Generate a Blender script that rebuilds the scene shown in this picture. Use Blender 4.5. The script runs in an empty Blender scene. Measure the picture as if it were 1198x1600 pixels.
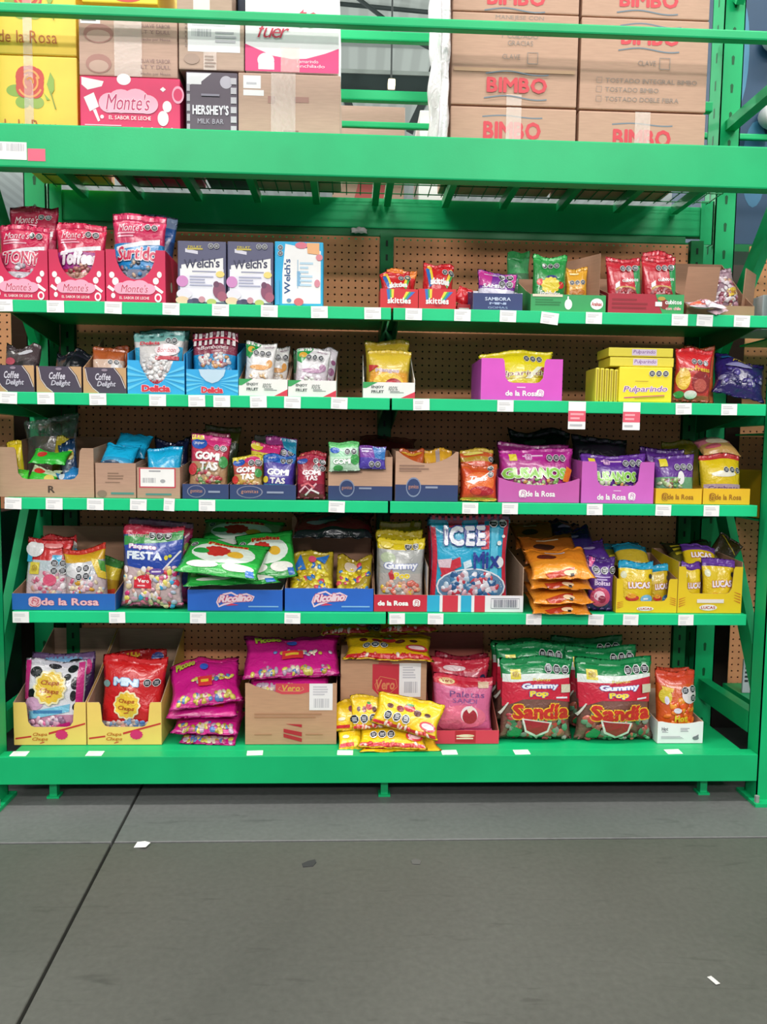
import bpy, bmesh, math, random
from math import sin, cos, pi, radians
from mathutils import Vector, Matrix, noise
from mathutils.geometry import tessellate_polygon

sc = bpy.context.scene
col = sc.collection

# ---------------------------------------------------------------- camera
FPX, IW, IH = 1210.0, 1198, 1600
PITCH, YAW, ROLL = 0.08102, 0.04368, 0.01386
EYE = Vector((-0.12654, -2.47039, 1.17049))
_fw = Vector((sin(YAW) * cos(PITCH), cos(YAW) * cos(PITCH), -sin(PITCH)))
_r0 = Vector((cos(YAW), -sin(YAW), 0))
_d0 = _fw.cross(_r0)
_rt = _r0 * cos(ROLL) - _d0 * sin(ROLL)
_dn = _d0 * cos(ROLL) + _r0 * sin(ROLL)
cam_data = bpy.data.cameras.new('camera')
cam = bpy.data.objects.new('camera', cam_data)
col.objects.link(cam)
cam_data.sensor_fit = 'VERTICAL'
cam_data.sensor_height = 36.0
cam_data.lens = FPX / IH * 36.0
cam_data.clip_end = 200
cam.matrix_world = Matrix((( _rt.x, -_dn.x, -_fw.x, EYE.x), (_rt.y, -_dn.y, -_fw.y, EYE.y), (_rt.z, -_dn.z, -_fw.z, EYE.z), (0, 0, 0, 1)))
sc.camera = cam


def pt(px, py, Y):
    """The point of the vertical plane at depth Y that the photograph shows at pixel (px, py)."""
    d = _fw + _rt * ((px - 599) / FPX) + _dn * ((py - 800) / FPX)
    return EYE + d * ((Y - EYE.y) / d.y)


# ---------------------------------------------------------------- world, lamps, exposure
world = bpy.data.worlds.new('hall_air')
sc.world = world
world.use_nodes = True
world.node_tree.nodes['Background'].inputs[0].default_value = (0.80, 0.88, 1.0, 1)
world.node_tree.nodes['Background'].inputs[1].default_value = 0.26


def lamp(name, loc, sx, sy, power, rot=(0, 0, 0), c=(1, 0.97, 0.93)):
    d = bpy.data.lights.new(name, 'AREA')
    d.shape = 'RECTANGLE'
    d.size, d.size_y, d.energy, d.color = sx, sy, power, c
    o = bpy.data.objects.new(name, d)
    o.location, o.rotation_euler = loc, rot
    col.objects.link(o)
    return o


# rows of long high-bay fixtures under the roof: over this aisle, the one behind the viewer and the one behind the rack
lamp('aisle_lamp', (-2.2, -0.9, 5.6), 3.2, 0.5, 125)
lamp('aisle_lamp', (2.2, -0.9, 5.6), 3.2, 0.5, 125)
lamp('aisle_lamp', (-2.6, -5.8, 5.6), 3.2, 0.5, 125, (0.6, 0, 0))
lamp('aisle_lamp', (2.6, -5.8, 5.6), 3.2, 0.5, 125, (0.6, 0, 0))
lamp('aisle_lamp', (-2.6, -9.5, 5.4), 3.2, 0.5, 190, (0.9, 0, 0))
lamp('aisle_lamp', (2.6, -9.5, 5.4), 3.2, 0.5, 190, (0.9, 0, 0))
lamp('aisle_lamp', (-2.0, 2.6, 5.6), 3.2, 0.5, 95)
lamp('aisle_lamp', (2.0, 2.6, 5.6), 3.2, 0.5, 95)
for x in (-6.5, 6.5):                      # unseen point lights added to brighten the roof
    for y in (-3.0, 6.0, 12.0):
        d = bpy.data.lights.new('roof_fill_light', 'POINT')
        d.energy, d.shadow_soft_size = (950 if y > 0 else 150), 0.25
        o = bpy.data.objects.new('roof_fill_light', d)
        o.location = (x, y, 5.4)
        col.objects.link(o)

sc.view_settings.view_transform = 'Standard'
sc.view_settings.look = 'None'
sc.view_settings.gamma = 1
sc.view_settings.use_curve_mapping = False
sc.view_settings.exposure = 0.30

# ---------------------------------------------------------------- materials
_mats = {}


def lin(h):
    h = h.lstrip('#')
    out = []
    for i in (0, 2, 4):
        c = int(h[i:i + 2], 16) / 255
        out.append(c / 12.92 if c <= 0.04045 else ((c + 0.055) / 1.055) ** 2.4)
    return (*out, 1)


def M(h, kind='card'):
    key = (h, kind)
    if key in _mats:
        return _mats[key]
    m = bpy.data.materials.new(kind + '_' + h.lstrip('#'))
    _mats[key] = m
    m.use_nodes = True
    nt = m.node_tree
    N, L = nt.nodes, nt.links
    b = N['Principled BSDF']
    c = lin(h)
    b.inputs['Base Color'].default_value = c
    tc = N.new('ShaderNodeTexCoord')

    def nz(scale, detail=3, vec=None, dist=0.0):
        n = N.new('ShaderNodeTexNoise')
        n.inputs['Scale'].default_value = scale
        n.inputs['Detail'].default_value = detail
        n.inputs['Distortion'].default_value = dist
        L.new(vec or tc.outputs['Object'], n.inputs['Vector'])
        return n

    def bump(src, strength, dist):
        bp = N.new('ShaderNodeBump')
        bp.inputs['Strength'].default_value = strength
        bp.inputs['Distance'].default_value = dist
        L.new(src, bp.inputs['Height'])
        L.new(bp.outputs['Normal'], b.inputs['Normal'])

    def vary(src, lo, hi):
        r = N.new('ShaderNodeMapRange')
        r.inputs[1].default_value, r.inputs[2].default_value = 0.3, 0.7
        r.inputs[3].default_value, r.inputs[4].default_value = lo, hi
        L.new(src, r.inputs[0])
        mx = N.new('ShaderNodeMix')
        mx.data_type = 'RGBA'
        mx.blend_type = 'MULTIPLY'
        mx.inputs[0].default_value = 1
        mx.inputs[6].default_value = c
        L.new(r.outputs[0], mx.inputs[7])
        L.new(mx.outputs[2], b.inputs['Base Color'])

    if kind == 'film':
        b.inputs['Roughness'].default_value = 0.24
        b.inputs['Coat Weight'].default_value = 0.45
        b.inputs['Coat Roughness'].default_value = 0.12
        bump(nz(34, 4, dist=1.0).outputs[0], 0.8, 0.007)
    elif kind == 'clear':
        out = N['Material Output']
        g = N.new('ShaderNodeBsdfGlossy')
        g.inputs['Roughness'].default_value = 0.16
        t = N.new('ShaderNodeBsdfTransparent')
        t.inputs['Color'].default_value = (0.97, 0.97, 0.97, 1)
        dd = N.new('ShaderNodeBsdfDiffuse')
        dd.inputs['Color'].default_value = c
        lw = N.new('ShaderNodeLayerWeight')
        lw.inputs[0].default_value = 0.45
        bp = N.new('ShaderNodeBump')
        bp.inputs['Strength'].default_value = 0.9
        bp.inputs['Distance'].default_value = 0.008
        L.new(nz(32, 3, dist=1.0).outputs[0], bp.inputs['Height'])
        L.new(bp.outputs[0], g.inputs['Normal'])
        L.new(bp.outputs[0], lw.inputs['Normal'])
        ad = N.new('ShaderNodeMapRange')
        ad.inputs[3].default_value, ad.inputs[4].default_value = 0.10, 0.6
        L.new(lw.outputs['Fresnel'], ad.inputs[0])
        m1 = N.new('ShaderNodeMixShader')
        L.new(ad.outputs[0], m1.inputs[0])
        L.new(t.outputs[0], m1.inputs[1])
        L.new(g.outputs[0], m1.inputs[2])
        m2 = N.new('ShaderNodeMixShader')
        m2.inputs[0].default_value = 0.10
        L.new(m1.outputs[0], m2.inputs[1])
        L.new(dd.outputs[0], m2.inputs[2])
        L.new(m2.outputs[0], out.inputs['Surface'])
    elif kind == 'kraft':
        b.inputs['Roughness'].default_value = 0.8
        mp = N.new('ShaderNodeMapping')
        mp.inputs['Scale'].default_value = (6, 6, 60)
        L.new(tc.outputs['Object'], mp.inputs['Vector'])
        vary(nz(3, 4, mp.outputs[0]).outputs[0], 0.93, 1.05)
    elif kind == 'paint':
        b.inputs['Roughness'].default_value = 0.40
        b.inputs['Specular IOR Level'].default_value = 0.28
        vary(nz(5, 5).outputs[0], 0.90, 1.06)
        bump(nz(220, 2).outputs[0], 0.12, 0.001)
    elif kind == 'paper':
        b.inputs['Roughness'].default_value = 0.6
        vary(nz(30, 2).outputs[0], 0.97, 1.0)
    elif kind == 'tape':
        b.inputs['Roughness'].default_value = 0.2
        b.inputs['Alpha'].default_value = 0.26
        bump(nz(60, 3).outputs[0], 0.5, 0.002)
    elif kind == 'pegboard':
        b.inputs['Roughness'].default_value = 0.75
        sep = N.new('ShaderNodeSeparateXYZ')
        L.new(tc.outputs['Object'], sep.inputs[0])

        def math(op, a, v=None):
            q = N.new('ShaderNodeMath')
            q.operation = op
            for i, s in enumerate((a, v)):
                if s is None:
                    continue
                if hasattr(s, 'default_value'):
                    L.new(s, q.inputs[i])
                else:
                    q.inputs[i].default_value = s
            return q.outputs[0]
        d = []
        for ax in ('X', 'Z'):
            k = math('DIVIDE', sep.outputs[ax], 0.0254)
            k = math('SUBTRACT', math('FRACT', math('ADD', k, 400.0)), 0.5)
            d.append(math('MULTIPLY', k, k))
        r2 = math('ADD', d[0], d[1])
        hole = math('LESS_THAN', r2, 0.019)
        vary(nz(9, 4).outputs[0], 0.86, 1.08)
        out = N['Material Output']
        t = N.new('ShaderNodeBsdfTransparent')
        mx = N.new('ShaderNodeMixShader')
        L.new(hole, mx.inputs[0])
        L.new(b.outputs[0], mx.inputs[1])
        L.new(t.outputs[0], mx.inputs[2])
        L.new(mx.outputs[0], out.inputs['Surface'])
    elif kind == 'concrete':
        n1 = nz(0.9, 6, dist=0.6)
        n2 = nz(60, 3)
        r = N.new('ShaderNodeValToRGB')
        r.color_ramp.elements[0].position, r.color_ramp.elements[1].position = 0.32, 0.72
        r.color_ramp.elements[0].color = tuple(v * 0.80 for v in c[:3]) + (1,)
        r.color_ramp.elements[1].color = tuple(v * 1.14 for v in c[:3]) + (1,)
        L.new(n1.outputs[0], r.inputs[0])
        mx = N.new('ShaderNodeMix')
        mx.data_type = 'RGBA'
        mx.blend_type = 'OVERLAY'
        mx.inputs[0].default_value = 0.22
        L.new(r.outputs[0], mx.inputs[6])
        L.new(n2.outputs[0], mx.inputs[7])
        # faint scuffs along the rack
        mp = N.new('ShaderNodeMapping')
        mp.inputs['Scale'].default_value = (1.2, 7, 1)
        L.new(tc.outputs['Object'], mp.inputs['Vector'])
        n3 = nz(4, 5, mp.outputs[0], 1.5)
        r3 = N.new('ShaderNodeMapRange')
        r3.inputs[1].default_value, r3.inputs[2].default_value = 0.62, 0.75
        r3.inputs[3].default_value, r3.inputs[4].default_value = 1.0, 0.72
        L.new(n3.outputs[0], r3.inputs[0])
        m4 = N.new('ShaderNodeMix')
        m4.data_type = 'RGBA'
        m4.blend_type = 'MULTIPLY'
        m4.inputs[0].default_value = 1
        L.new(mx.outputs[2], m4.inputs[6])
        L.new(r3.outputs[0], m4.inputs[7])
        L.new(m4.outputs[2], b.inputs['Base Color'])
        rr = N.new('ShaderNodeMapRange')
        rr.inputs[3].default_value, rr.inputs[4].default_value = 0.34, 0.6
        L.new(n1.outputs[0], rr.inputs[0])
        L.new(rr.outputs[0], b.inputs['Roughness'])
        bump(n2.outputs[0], 0.08, 0.002)
    elif kind == 'roof':
        b.inputs['Roughness'].default_value = 0.6
        w = N.new('ShaderNodeTexWave')
        w.inputs['Scale'].default_value = 1.1
        L.new(tc.outputs['Object'], w.inputs['Vector'])
        vary(w.outputs[1], 0.9, 1.05)
    elif kind == 'candy':
        b.inputs['Roughness'].default_value = 0.25
        b.inputs['Coat Weight'].default_value = 0.5
        vary(nz(60, 2).outputs[0], 0.8, 1.1)
    elif kind == 'glow':
        b.inputs['Emission Color'].default_value = c
        b.inputs['Emission Strength'].default_value = 1.2
    else:
        b.inputs['Roughness'].default_value = 0.5
        vary(nz(14, 3).outputs[0], 0.95, 1.03)
    return m


GREEN = '#13b06c'
KRAFT, KRAFT2 = '#b18a68', '#a98066'
BLACK, WHITE, GREY = '#15151a', '#f4f2f0', '#9a9a9e'


# ---------------------------------------------------------------- objects
def put(name, verts, faces, mats, parent=None, fm=None, smooth=False, label=None, cat=None, group=None, kind=None):
    me = bpy.data.meshes.new(name)
    me.from_pydata([tuple(v) for v in verts], [], faces)
    for m in (mats if isinstance(mats, (list, tuple)) else [mats]):
        me.materials.append(m)
    if fm:
        me.polygons.foreach_set('material_index', fm)
    if smooth:
        me.polygons.foreach_set('use_smooth', [True] * len(me.polygons))
    me.update()
    o = bpy.data.objects.new(name, me)
    col.objects.link(o)
    if parent is not None:
        o.parent = parent
    return tag(o, label, cat, group, kind)


def tag(o, label=None, cat=None, group=None, kind=None):
    for k, v in (('label', label), ('category', cat), ('group', group), ('kind', kind)):
        if v:
            o[k] = v
    return o


def empty(name, loc=(0, 0, 0), **kw):
    o = bpy.data.objects.new(name, None)
    o.empty_display_size = 0.05
    o.location = loc
    col.objects.link(o)
    return tag(o, **kw)


def dup(root, d=(0, 0, 0), label=None, group=None, loc=None, rz=0, rx=0):
    r = root.copy()
    col.objects.link(r)
    m = root.matrix_basis.copy()
    if rz or rx:
        m = m @ Matrix.Rotation(rz, 4, 'Z') @ Matrix.Rotation(rx, 4, 'X')
    m.translation = Vector(loc) if loc else root.matrix_basis.translation + Vector(d)
    r.matrix_basis = m
    if label:
        r['label'] = label
    if group:
        r['group'] = group
    for ch in root.children:
        c = ch.copy()
        col.objects.link(c)
        c.parent = r
        for g in ch.children:
            e = g.copy()
            col.objects.link(e)
            e.parent = c
    return r


BOXF = [(0, 3, 2, 1), (4, 5, 6, 7), (0, 1, 5, 4), (1, 2, 6, 5), (2, 3, 7, 6), (3, 0, 4, 7)]


class MB:
    """Collects boxes, bars and prisms into one mesh."""
    def __init__(s):
        s.v, s.f = [], []

    def add(s, vs, fs):
        n = len(s.v)
        s.v += [Vector(v) for v in vs]
        s.f += [tuple(i + n for i in f) for f in fs]
        return s

    def box(s, x0, y0, z0, x1, y1, z1, bev=0.0):
        if bev <= 0:
            return s.add([(x0, y0, z0), (x1, y0, z0), (x1, y1, z0), (x0, y1, z0), (x0, y0, z1), (x1, y0, z1), (x1, y1, z1), (x0, y1, z1)], BOXF)
        bm = bmesh.new()
        vs = [bm.verts.new(p) for p in [(x0, y0, z0), (x1, y0, z0), (x1, y1, z0), (x0, y1, z0), (x0, y0, z1), (x1, y0, z1), (x1, y1, z1), (x0, y1, z1)]]
        for f in BOXF:
            bm.faces.new([vs[i] for i in f])
        bmesh.ops.bevel(bm, geom=bm.edges[:], offset=bev, segments=2, affect='EDGES', profile=0.6)
        bm.verts.index_update()
        s.add([v.co for v in bm.verts], [tuple(v.index for v in f.verts) for f in bm.faces])
        bm.free()
        return s

    def bar(s, a, b, w, h, up=(0, 0, 1)):
        a, b = Vector(a), Vector(b)
        d = (b - a).normalized()
        side = d.cross(Vector(up)).normalized() * (w / 2)
        u = side.cross(d).normalized() * (h / 2)
        vs = [a - side - u, a + side - u, a + side + u, a - side + u, b - side - u, b + side - u, b + side + u, b - side + u]
        return s.add(vs, BOXF)

    def tube(s, a, b, r, n=8):
        a, b = Vector(a), Vector(b)
        d = (b - a).normalized()
        x = d.orthogonal().normalized()
        y = d.cross(x)
        vs = [p + (x * cos(2 * pi * i / n) + y * sin(2 * pi * i / n)) * r for p in (a, b) for i in range(n)]
        fs = [(i, (i + 1) % n, n + (i + 1) % n, n + i) for i in range(n)] + [tuple(range(n))[::-1], tuple(range(n, 2 * n))]
        return s.add(vs, fs)

    def build(s, name, mat, parent=None, **kw):
        return put(name, s.v, s.f, mat, parent, **kw)


# ---------------------------------------------------------------- lettering (built-in font, one mesh per glyph, made once)
_glyph = {}


def make_glyphs(chars):
    todo = []
    for off in (0.0,):
        for ch in chars:
            c = bpy.data.curves.new('glyph', 'FONT')
            c.body = ch
            c.resolution_u = 2
            c.offset = off
            o = bpy.data.objects.new('glyph', c)
            col.objects.link(o)
            todo.append((ch, off, o, c))
    dg = bpy.context.evaluated_depsgraph_get()
    for ch, off, o, c in todo:
        me = bpy.data.meshes.new_from_object(o.evaluated_get(dg))
        _glyph[ch, off] = ([(v.co.x, v.co.y) for v in me.vertices], [tuple(p.vertices) for p in me.polygons])
        bpy.data.meshes.remove(me)
    for ch, off, o, c in todo:
        bpy.data.objects.remove(o)
        bpy.data.curves.remove(c)


make_glyphs("ABCDEFGHIJKLMNOPQRSTUVWXYZabcdefghijklmnopqrstuvwxyz0123456789'!.,-/%í")


def text_layout(s, shear=0.0, off=0.012, wide=0.07):
    """Points and faces of a word in the unit box, and the same word thickened for an outline."""
    x, base, outs = 0.0, [], {}
    runs = []
    for ch in s:
        if ch == ' ':
            x += 0.32
            continue
        g = _glyph[ch, 0.0][0]
        x0, x1 = min(p[0] for p in g), max(p[0] for p in g)
        runs.append((ch, x - x0))
        x += x1 - x0 + wide

    def lay(o):
        V, F = [], []
        ring = [(0, 0)] if o <= 0.012 else [(0, 0)] + [(o * cos(k * pi / 3), o * sin(k * pi / 3)) for k in range(6)]
        for ch, dx in runs:
            v, f = _glyph[ch, 0.0]
            for k, (ox, oy) in enumerate(ring):
                n = len(V)
                V += [(p[0] + dx + ox + shear * p[1], p[1] + oy, k) for p in v]
                F += [tuple(i + n for i in q) for q in f]
        return V, F
    V, F = lay(off)
    lo = [min(p[i] for p in V) for i in (0, 1)]
    hi = [max(p[i] for p in V) for i in (0, 1)]

    def unit(V):
        return [((p[0] - lo[0]) / (hi[0] - lo[0]) - 0.5, (p[1] - lo[1]) / (hi[1] - lo[1]) - 0.5, p[2]) for p in V]

    def thick(o):
        V2, F2 = lay(off + o)
        return unit(V2), F2
    return unit(V), F, thick


# ---------------------------------------------------------------- flat print laid on a surface f(u, v, lift)
class Print:
    def __init__(s):
        s.runs = []

    def add(s, vs, fs, m):
        s.runs.append((vs, fs, m))

    def build(s, name, parent, smooth=False, kind=None):
        # marks that stand well apart become separate parts
        R = s.runs
        box = [([min(v[i] for v in r[0]) for i in range(3)], [max(v[i] for v in r[0]) for i in range(3)]) for r in R]
        size = [max(h - l for l, h in zip(*b)) for b in box]
        home = list(range(len(R)))

        def top(i):
            while home[i] != i:
                i = home[i]
            return i
        if kind is None:
            for i in range(len(R)):
                for j in range(i):
                    g = math.sqrt(sum(max(0, box[i][0][k] - box[j][1][k], box[j][0][k] - box[i][1][k]) ** 2 for k in range(3)))
                    if g <= max(0.012, 0.3 * max(size[i], size[j])):
                        home[top(i)] = top(j)
        else:
            home = [0] * len(R)
        for h in sorted({top(i) for i in range(len(R))}):
            V, F, fm, mats = [], [], [], []
            for i, (vs, fs, m) in enumerate(R):
                if top(i) != h:
                    continue
                if m not in mats:
                    mats.append(m)
                n = len(V)
                V += vs
                F += [tuple(q + n for q in f) for f in fs]
                fm += [mats.index(m)] * len(fs)
            put(name, V, F, mats, parent, fm=fm, smooth=smooth, kind=kind)


def _cut(poly, W, H, step):
    """Triangles of a polygon in (u, v), split until no edge is longer than step metres."""
    tri = tessellate_polygon([[Vector((p[0], p[1], 0)) for p in poly]])
    bm = bmesh.new()
    vs = [bm.verts.new((p[0] * W, p[1] * H, 0)) for p in poly]
    for t in tri:
        try:
            bm.faces.new([vs[i] for i in t])
        except ValueError:
            pass
    if step:
        for _ in range(4):
            es = [e for e in bm.edges if e.calc_length() > step]
            if not es:
                break
            bmesh.ops.subdivide_edges(bm, edges=es, cuts=1)
            bmesh.ops.triangulate(bm, faces=bm.faces[:])
    bm.normal_update()
    for f in bm.faces:
        if f.normal.z < 0:
            f.normal_flip()
    bm.verts.index_update()
    out = [(v.co.x / W, v.co.y / H) for v in bm.verts], [tuple(v.index for v in f.verts) for f in bm.faces]
    bm.free()
    return out


def decals(parent, f, W, H, shapes, film, curved, seed=0):
    """Print SHAPES on the surface f of W x H metres under PARENT: front_print, lettering, warning_seal, candies."""
    rnd = random.Random(seed)
    pr, le = Print(), Print()
    step = 0.012 if curved else 0
    lift = 0.0012 if curved else 0.0004
    inc = 0.0002 if curved else 0.00015

    def poly(P, pts, c, st=None):
        nonlocal lift
        if len(pts) < 3:
            return
        uv, fs = _cut(pts, W, H, step if st is None else st)
        P.add([f(u, v, lift) for u, v in uv], fs, M(c, film))
        lift += inc

    def word(P, c, V, F):
        P.add([f(u, v, lift + k * 0.00004) for u, v, k in V], F, M(c, film))

    for s in shapes:
        t = s[0]
        if t == 'r':
            _, c, u0, v0, u1, v1 = s
            poly(pr, [(u0, v0), (u1, v0), (u1, v1), (u0, v1)], c)
        elif t == 'e':
            _, c, cu, cv, ru, rv = s
            n = 20
            poly(pr, [(cu + ru * cos(2 * pi * i / n), cv + rv * sin(2 * pi * i / n)) for i in range(n)], c)
        elif t == 'p':
            poly(pr, s[2], s[1])
        elif t == 'l':                                   # ribbon along points
            _, c, pts, w = s
            L, R = [], []
            for i, (u, v) in enumerate(pts):
                a = Vector(((pts[max(i - 1, 0)][0]) * W, pts[max(i - 1, 0)][1] * H))
                b = Vector((pts[min(i + 1, len(pts) - 1)][0] * W, pts[min(i + 1, len(pts) - 1)][1] * H))
                d = (b - a).normalized()
                L.append((u - d.y * w / 2 / W, v + d.x * w / 2 / H))
                R.append((u + d.y * w / 2 / W, v - d.x * w / 2 / H))
            poly(pr, R + L[::-1], c)
        elif t == 'ml':                                  # lines of print too small to read
            _, c, u0, v0, u1, v1, n = s
            for i in range(n):
                v = v1 - (v1 - v0) * (i + 0.5) / n
                h = (v1 - v0) / n * 0.25
                e = u0 + (u1 - u0) * rnd.uniform(0.6, 1)
                poly(pr, [(u0, v - h), (e, v - h), (e, v + h), (u0, v + h)], c)
        elif t == 'bar':
            _, c, u0, v0, u1, v1, n = s
            for i in range(n):
                u = u0 + (u1 - u0) * i / n
                w = (u1 - u0) / n * rnd.choice((0.3, 0.5, 0.75))
                poly(pr, [(u, v0), (u + w, v0), (u + w, v1), (u, v1)], c, 0)
                lift -= inc
            lift += inc
        elif t == 'fl':                                  # scalloped badge
            _, c, cu, cv, ru, rv = s
            n = 48
            poly(pr, [(cu + ru * (1 + 0.07 * cos(12 * 2 * pi * i / n)) * cos(2 * pi * i / n), cv + rv * (1 + 0.07 * cos(12 * 2 * pi * i / n)) * sin(2 * pi * i / n)) for i in range(n)], c)
        elif t == 'rose':
            _, cu, cv, ru, rv, big = s
            for du, dv, k in ((0, 0, 1), (-.35, .3, .66), (.4, .25, .62), (.38, -.38, .6), (-.4, -.35, .6)):
                n = 16
                poly(pr, [(cu + ru * (du + k * cos(2 * pi * i / n)), cv + rv * (dv + k * sin(2 * pi * i / n))) for i in range(n)], big[0])
            for k, a0, a1 in ((.95, -2.6, -.5), (.75, .3, 2.2), (.62, -1.2, .6), (.5, 1.8, 4.2), (.3, -.4, 2.6)):
                q = [(cu + ru * k * cos(a0 + (a1 - a0) * i / 8), cv + rv * k * sin(a0 + (a1 - a0) * i / 8)) for i in range(9)]
                q += [(cu + ru * (k - .13) * cos(a1 + (a0 - a1) * i / 8), cv + rv * (k - .13) * sin(a1 + (a0 - a1) * i / 8)) for i in range(9)]
                poly(pr, q, big[1])
        elif t == 't':
            _, c, txt, cu, cv, wu, hv = s[:7]
            o = s[7] if len(s) > 7 else {}
            V, F, thick = text_layout(txt, o.get('shear', 0), o.get('off', 0.012), o.get('gap', 0.07))
            rot, slope, arch = o.get('rot', 0), o.get('slope', 0), o.get('arch', 0)

            def at(V):
                if rot:
                    return [(cu - y * wu, cv + x * hv, k) for x, y, k in V]
                return [(cu + x * wu, cv + (y + slope * x + arch * (0.25 - x * x)) * hv, k) for x, y, k in V]
            if 'out' in o:
                V2, F2 = thick(o.get('ow', 0.055))
                word(le, o['out'], at(V2), F2)
                lift += inc + .0002
            word(le, c, at(V), F)
            lift += inc + .0002
        elif t == 's':                                   # black octagonal warning seals
            _, cu, cv, size, spots = s
            for du, dv in spots:
                P = Print()
                for k, cc in ((1.0, '#e9e9e9'), (0.86, '#17171c')):
                    r = size / 2 * k
                    uv = [(cu + (du * size * 1.06 + r * cos(pi / 8 + i * pi / 4)) / W, cv + (dv * size * 1.06 + r * sin(pi / 8 + i * pi / 4)) / H) for i in range(8)]
                    P.add([f(u, v, lift) for u, v in uv], [tuple(range(8))], M(cc, film))
                    lift += inc
                for k in (-.22, .02, .24):
                    r = size / 2
                    a, b2, h = r * .5, r * .1, r * .08
                    uv = [(cu + (du * size * 1.06 + x) / W, cv + (dv * size * 1.06 + k * r * 1.4 + y) / H) for x, y in ((-a, -h), (a, -h), (a, h), (-a, h))]
                    P.add([f(u, v, lift) for u, v in uv], [(0, 1, 2, 3)], M('#c9c9cf', film))
                P.build('warning_seal', parent)
        elif t == 'c':                                   # sweets pressed against the film
            _, cols, cu, cv, ru, rv, n, size = s[:8]
            P = Print()
            for _i in range(n):
                for _k in range(20):
                    x, y = rnd.uniform(-1, 1), rnd.uniform(-1, 1)
                    if (s[8] if len(s) > 8 else 'e') == 'r' or x * x + y * y < 1:
                        break
                pu, pv = cu + x * ru, cv + y * rv
                an = rnd.uniform(0, pi)
                sx = size * rnd.uniform(.8, 1.25) / 2
                sy = sx * rnd.uniform(.55, .9)
                hh = min(sy * .6, .0036)
                V, F = [], []
                for rr, ht in ((1, 0.12), (.82, .62), (.42, .95)):
                    for q in range(8):
                        dx, dy = sx * rr * cos(q * pi / 4), sy * rr * sin(q * pi / 4)
                        V.append(f(pu + (dx * cos(an) - dy * sin(an)) / W, pv + (dx * sin(an) + dy * cos(an)) / H, lift + .0003 + hh * ht))
                V.append(f(pu, pv, lift + .0004 + hh))
                for k in (0, 8):
                    F += [(k + i, k + (i + 1) % 8, k + 8 + (i + 1) % 8, k + 8 + i) for i in range(8)]
                F += [(16 + i, 16 + (i + 1) % 8, 24) for i in range(8)]
                P.add(V, F, M(rnd.choice(cols), 'candy'))
            P.build('candies', parent, smooth=True, kind='stuff')
            lift += .0038
    pr.build('front_print', parent, smooth=curved)
    le.build('lettering', parent)


# ---------------------------------------------------------------- bags
class Bag:
    pass


_bag_seed = [0]
_trays = []          # (x0, x1, y0, y1, z) insides of the open trays, so that a bag put in one fits between its walls
GOODS = 'sweets on the rack'


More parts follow.
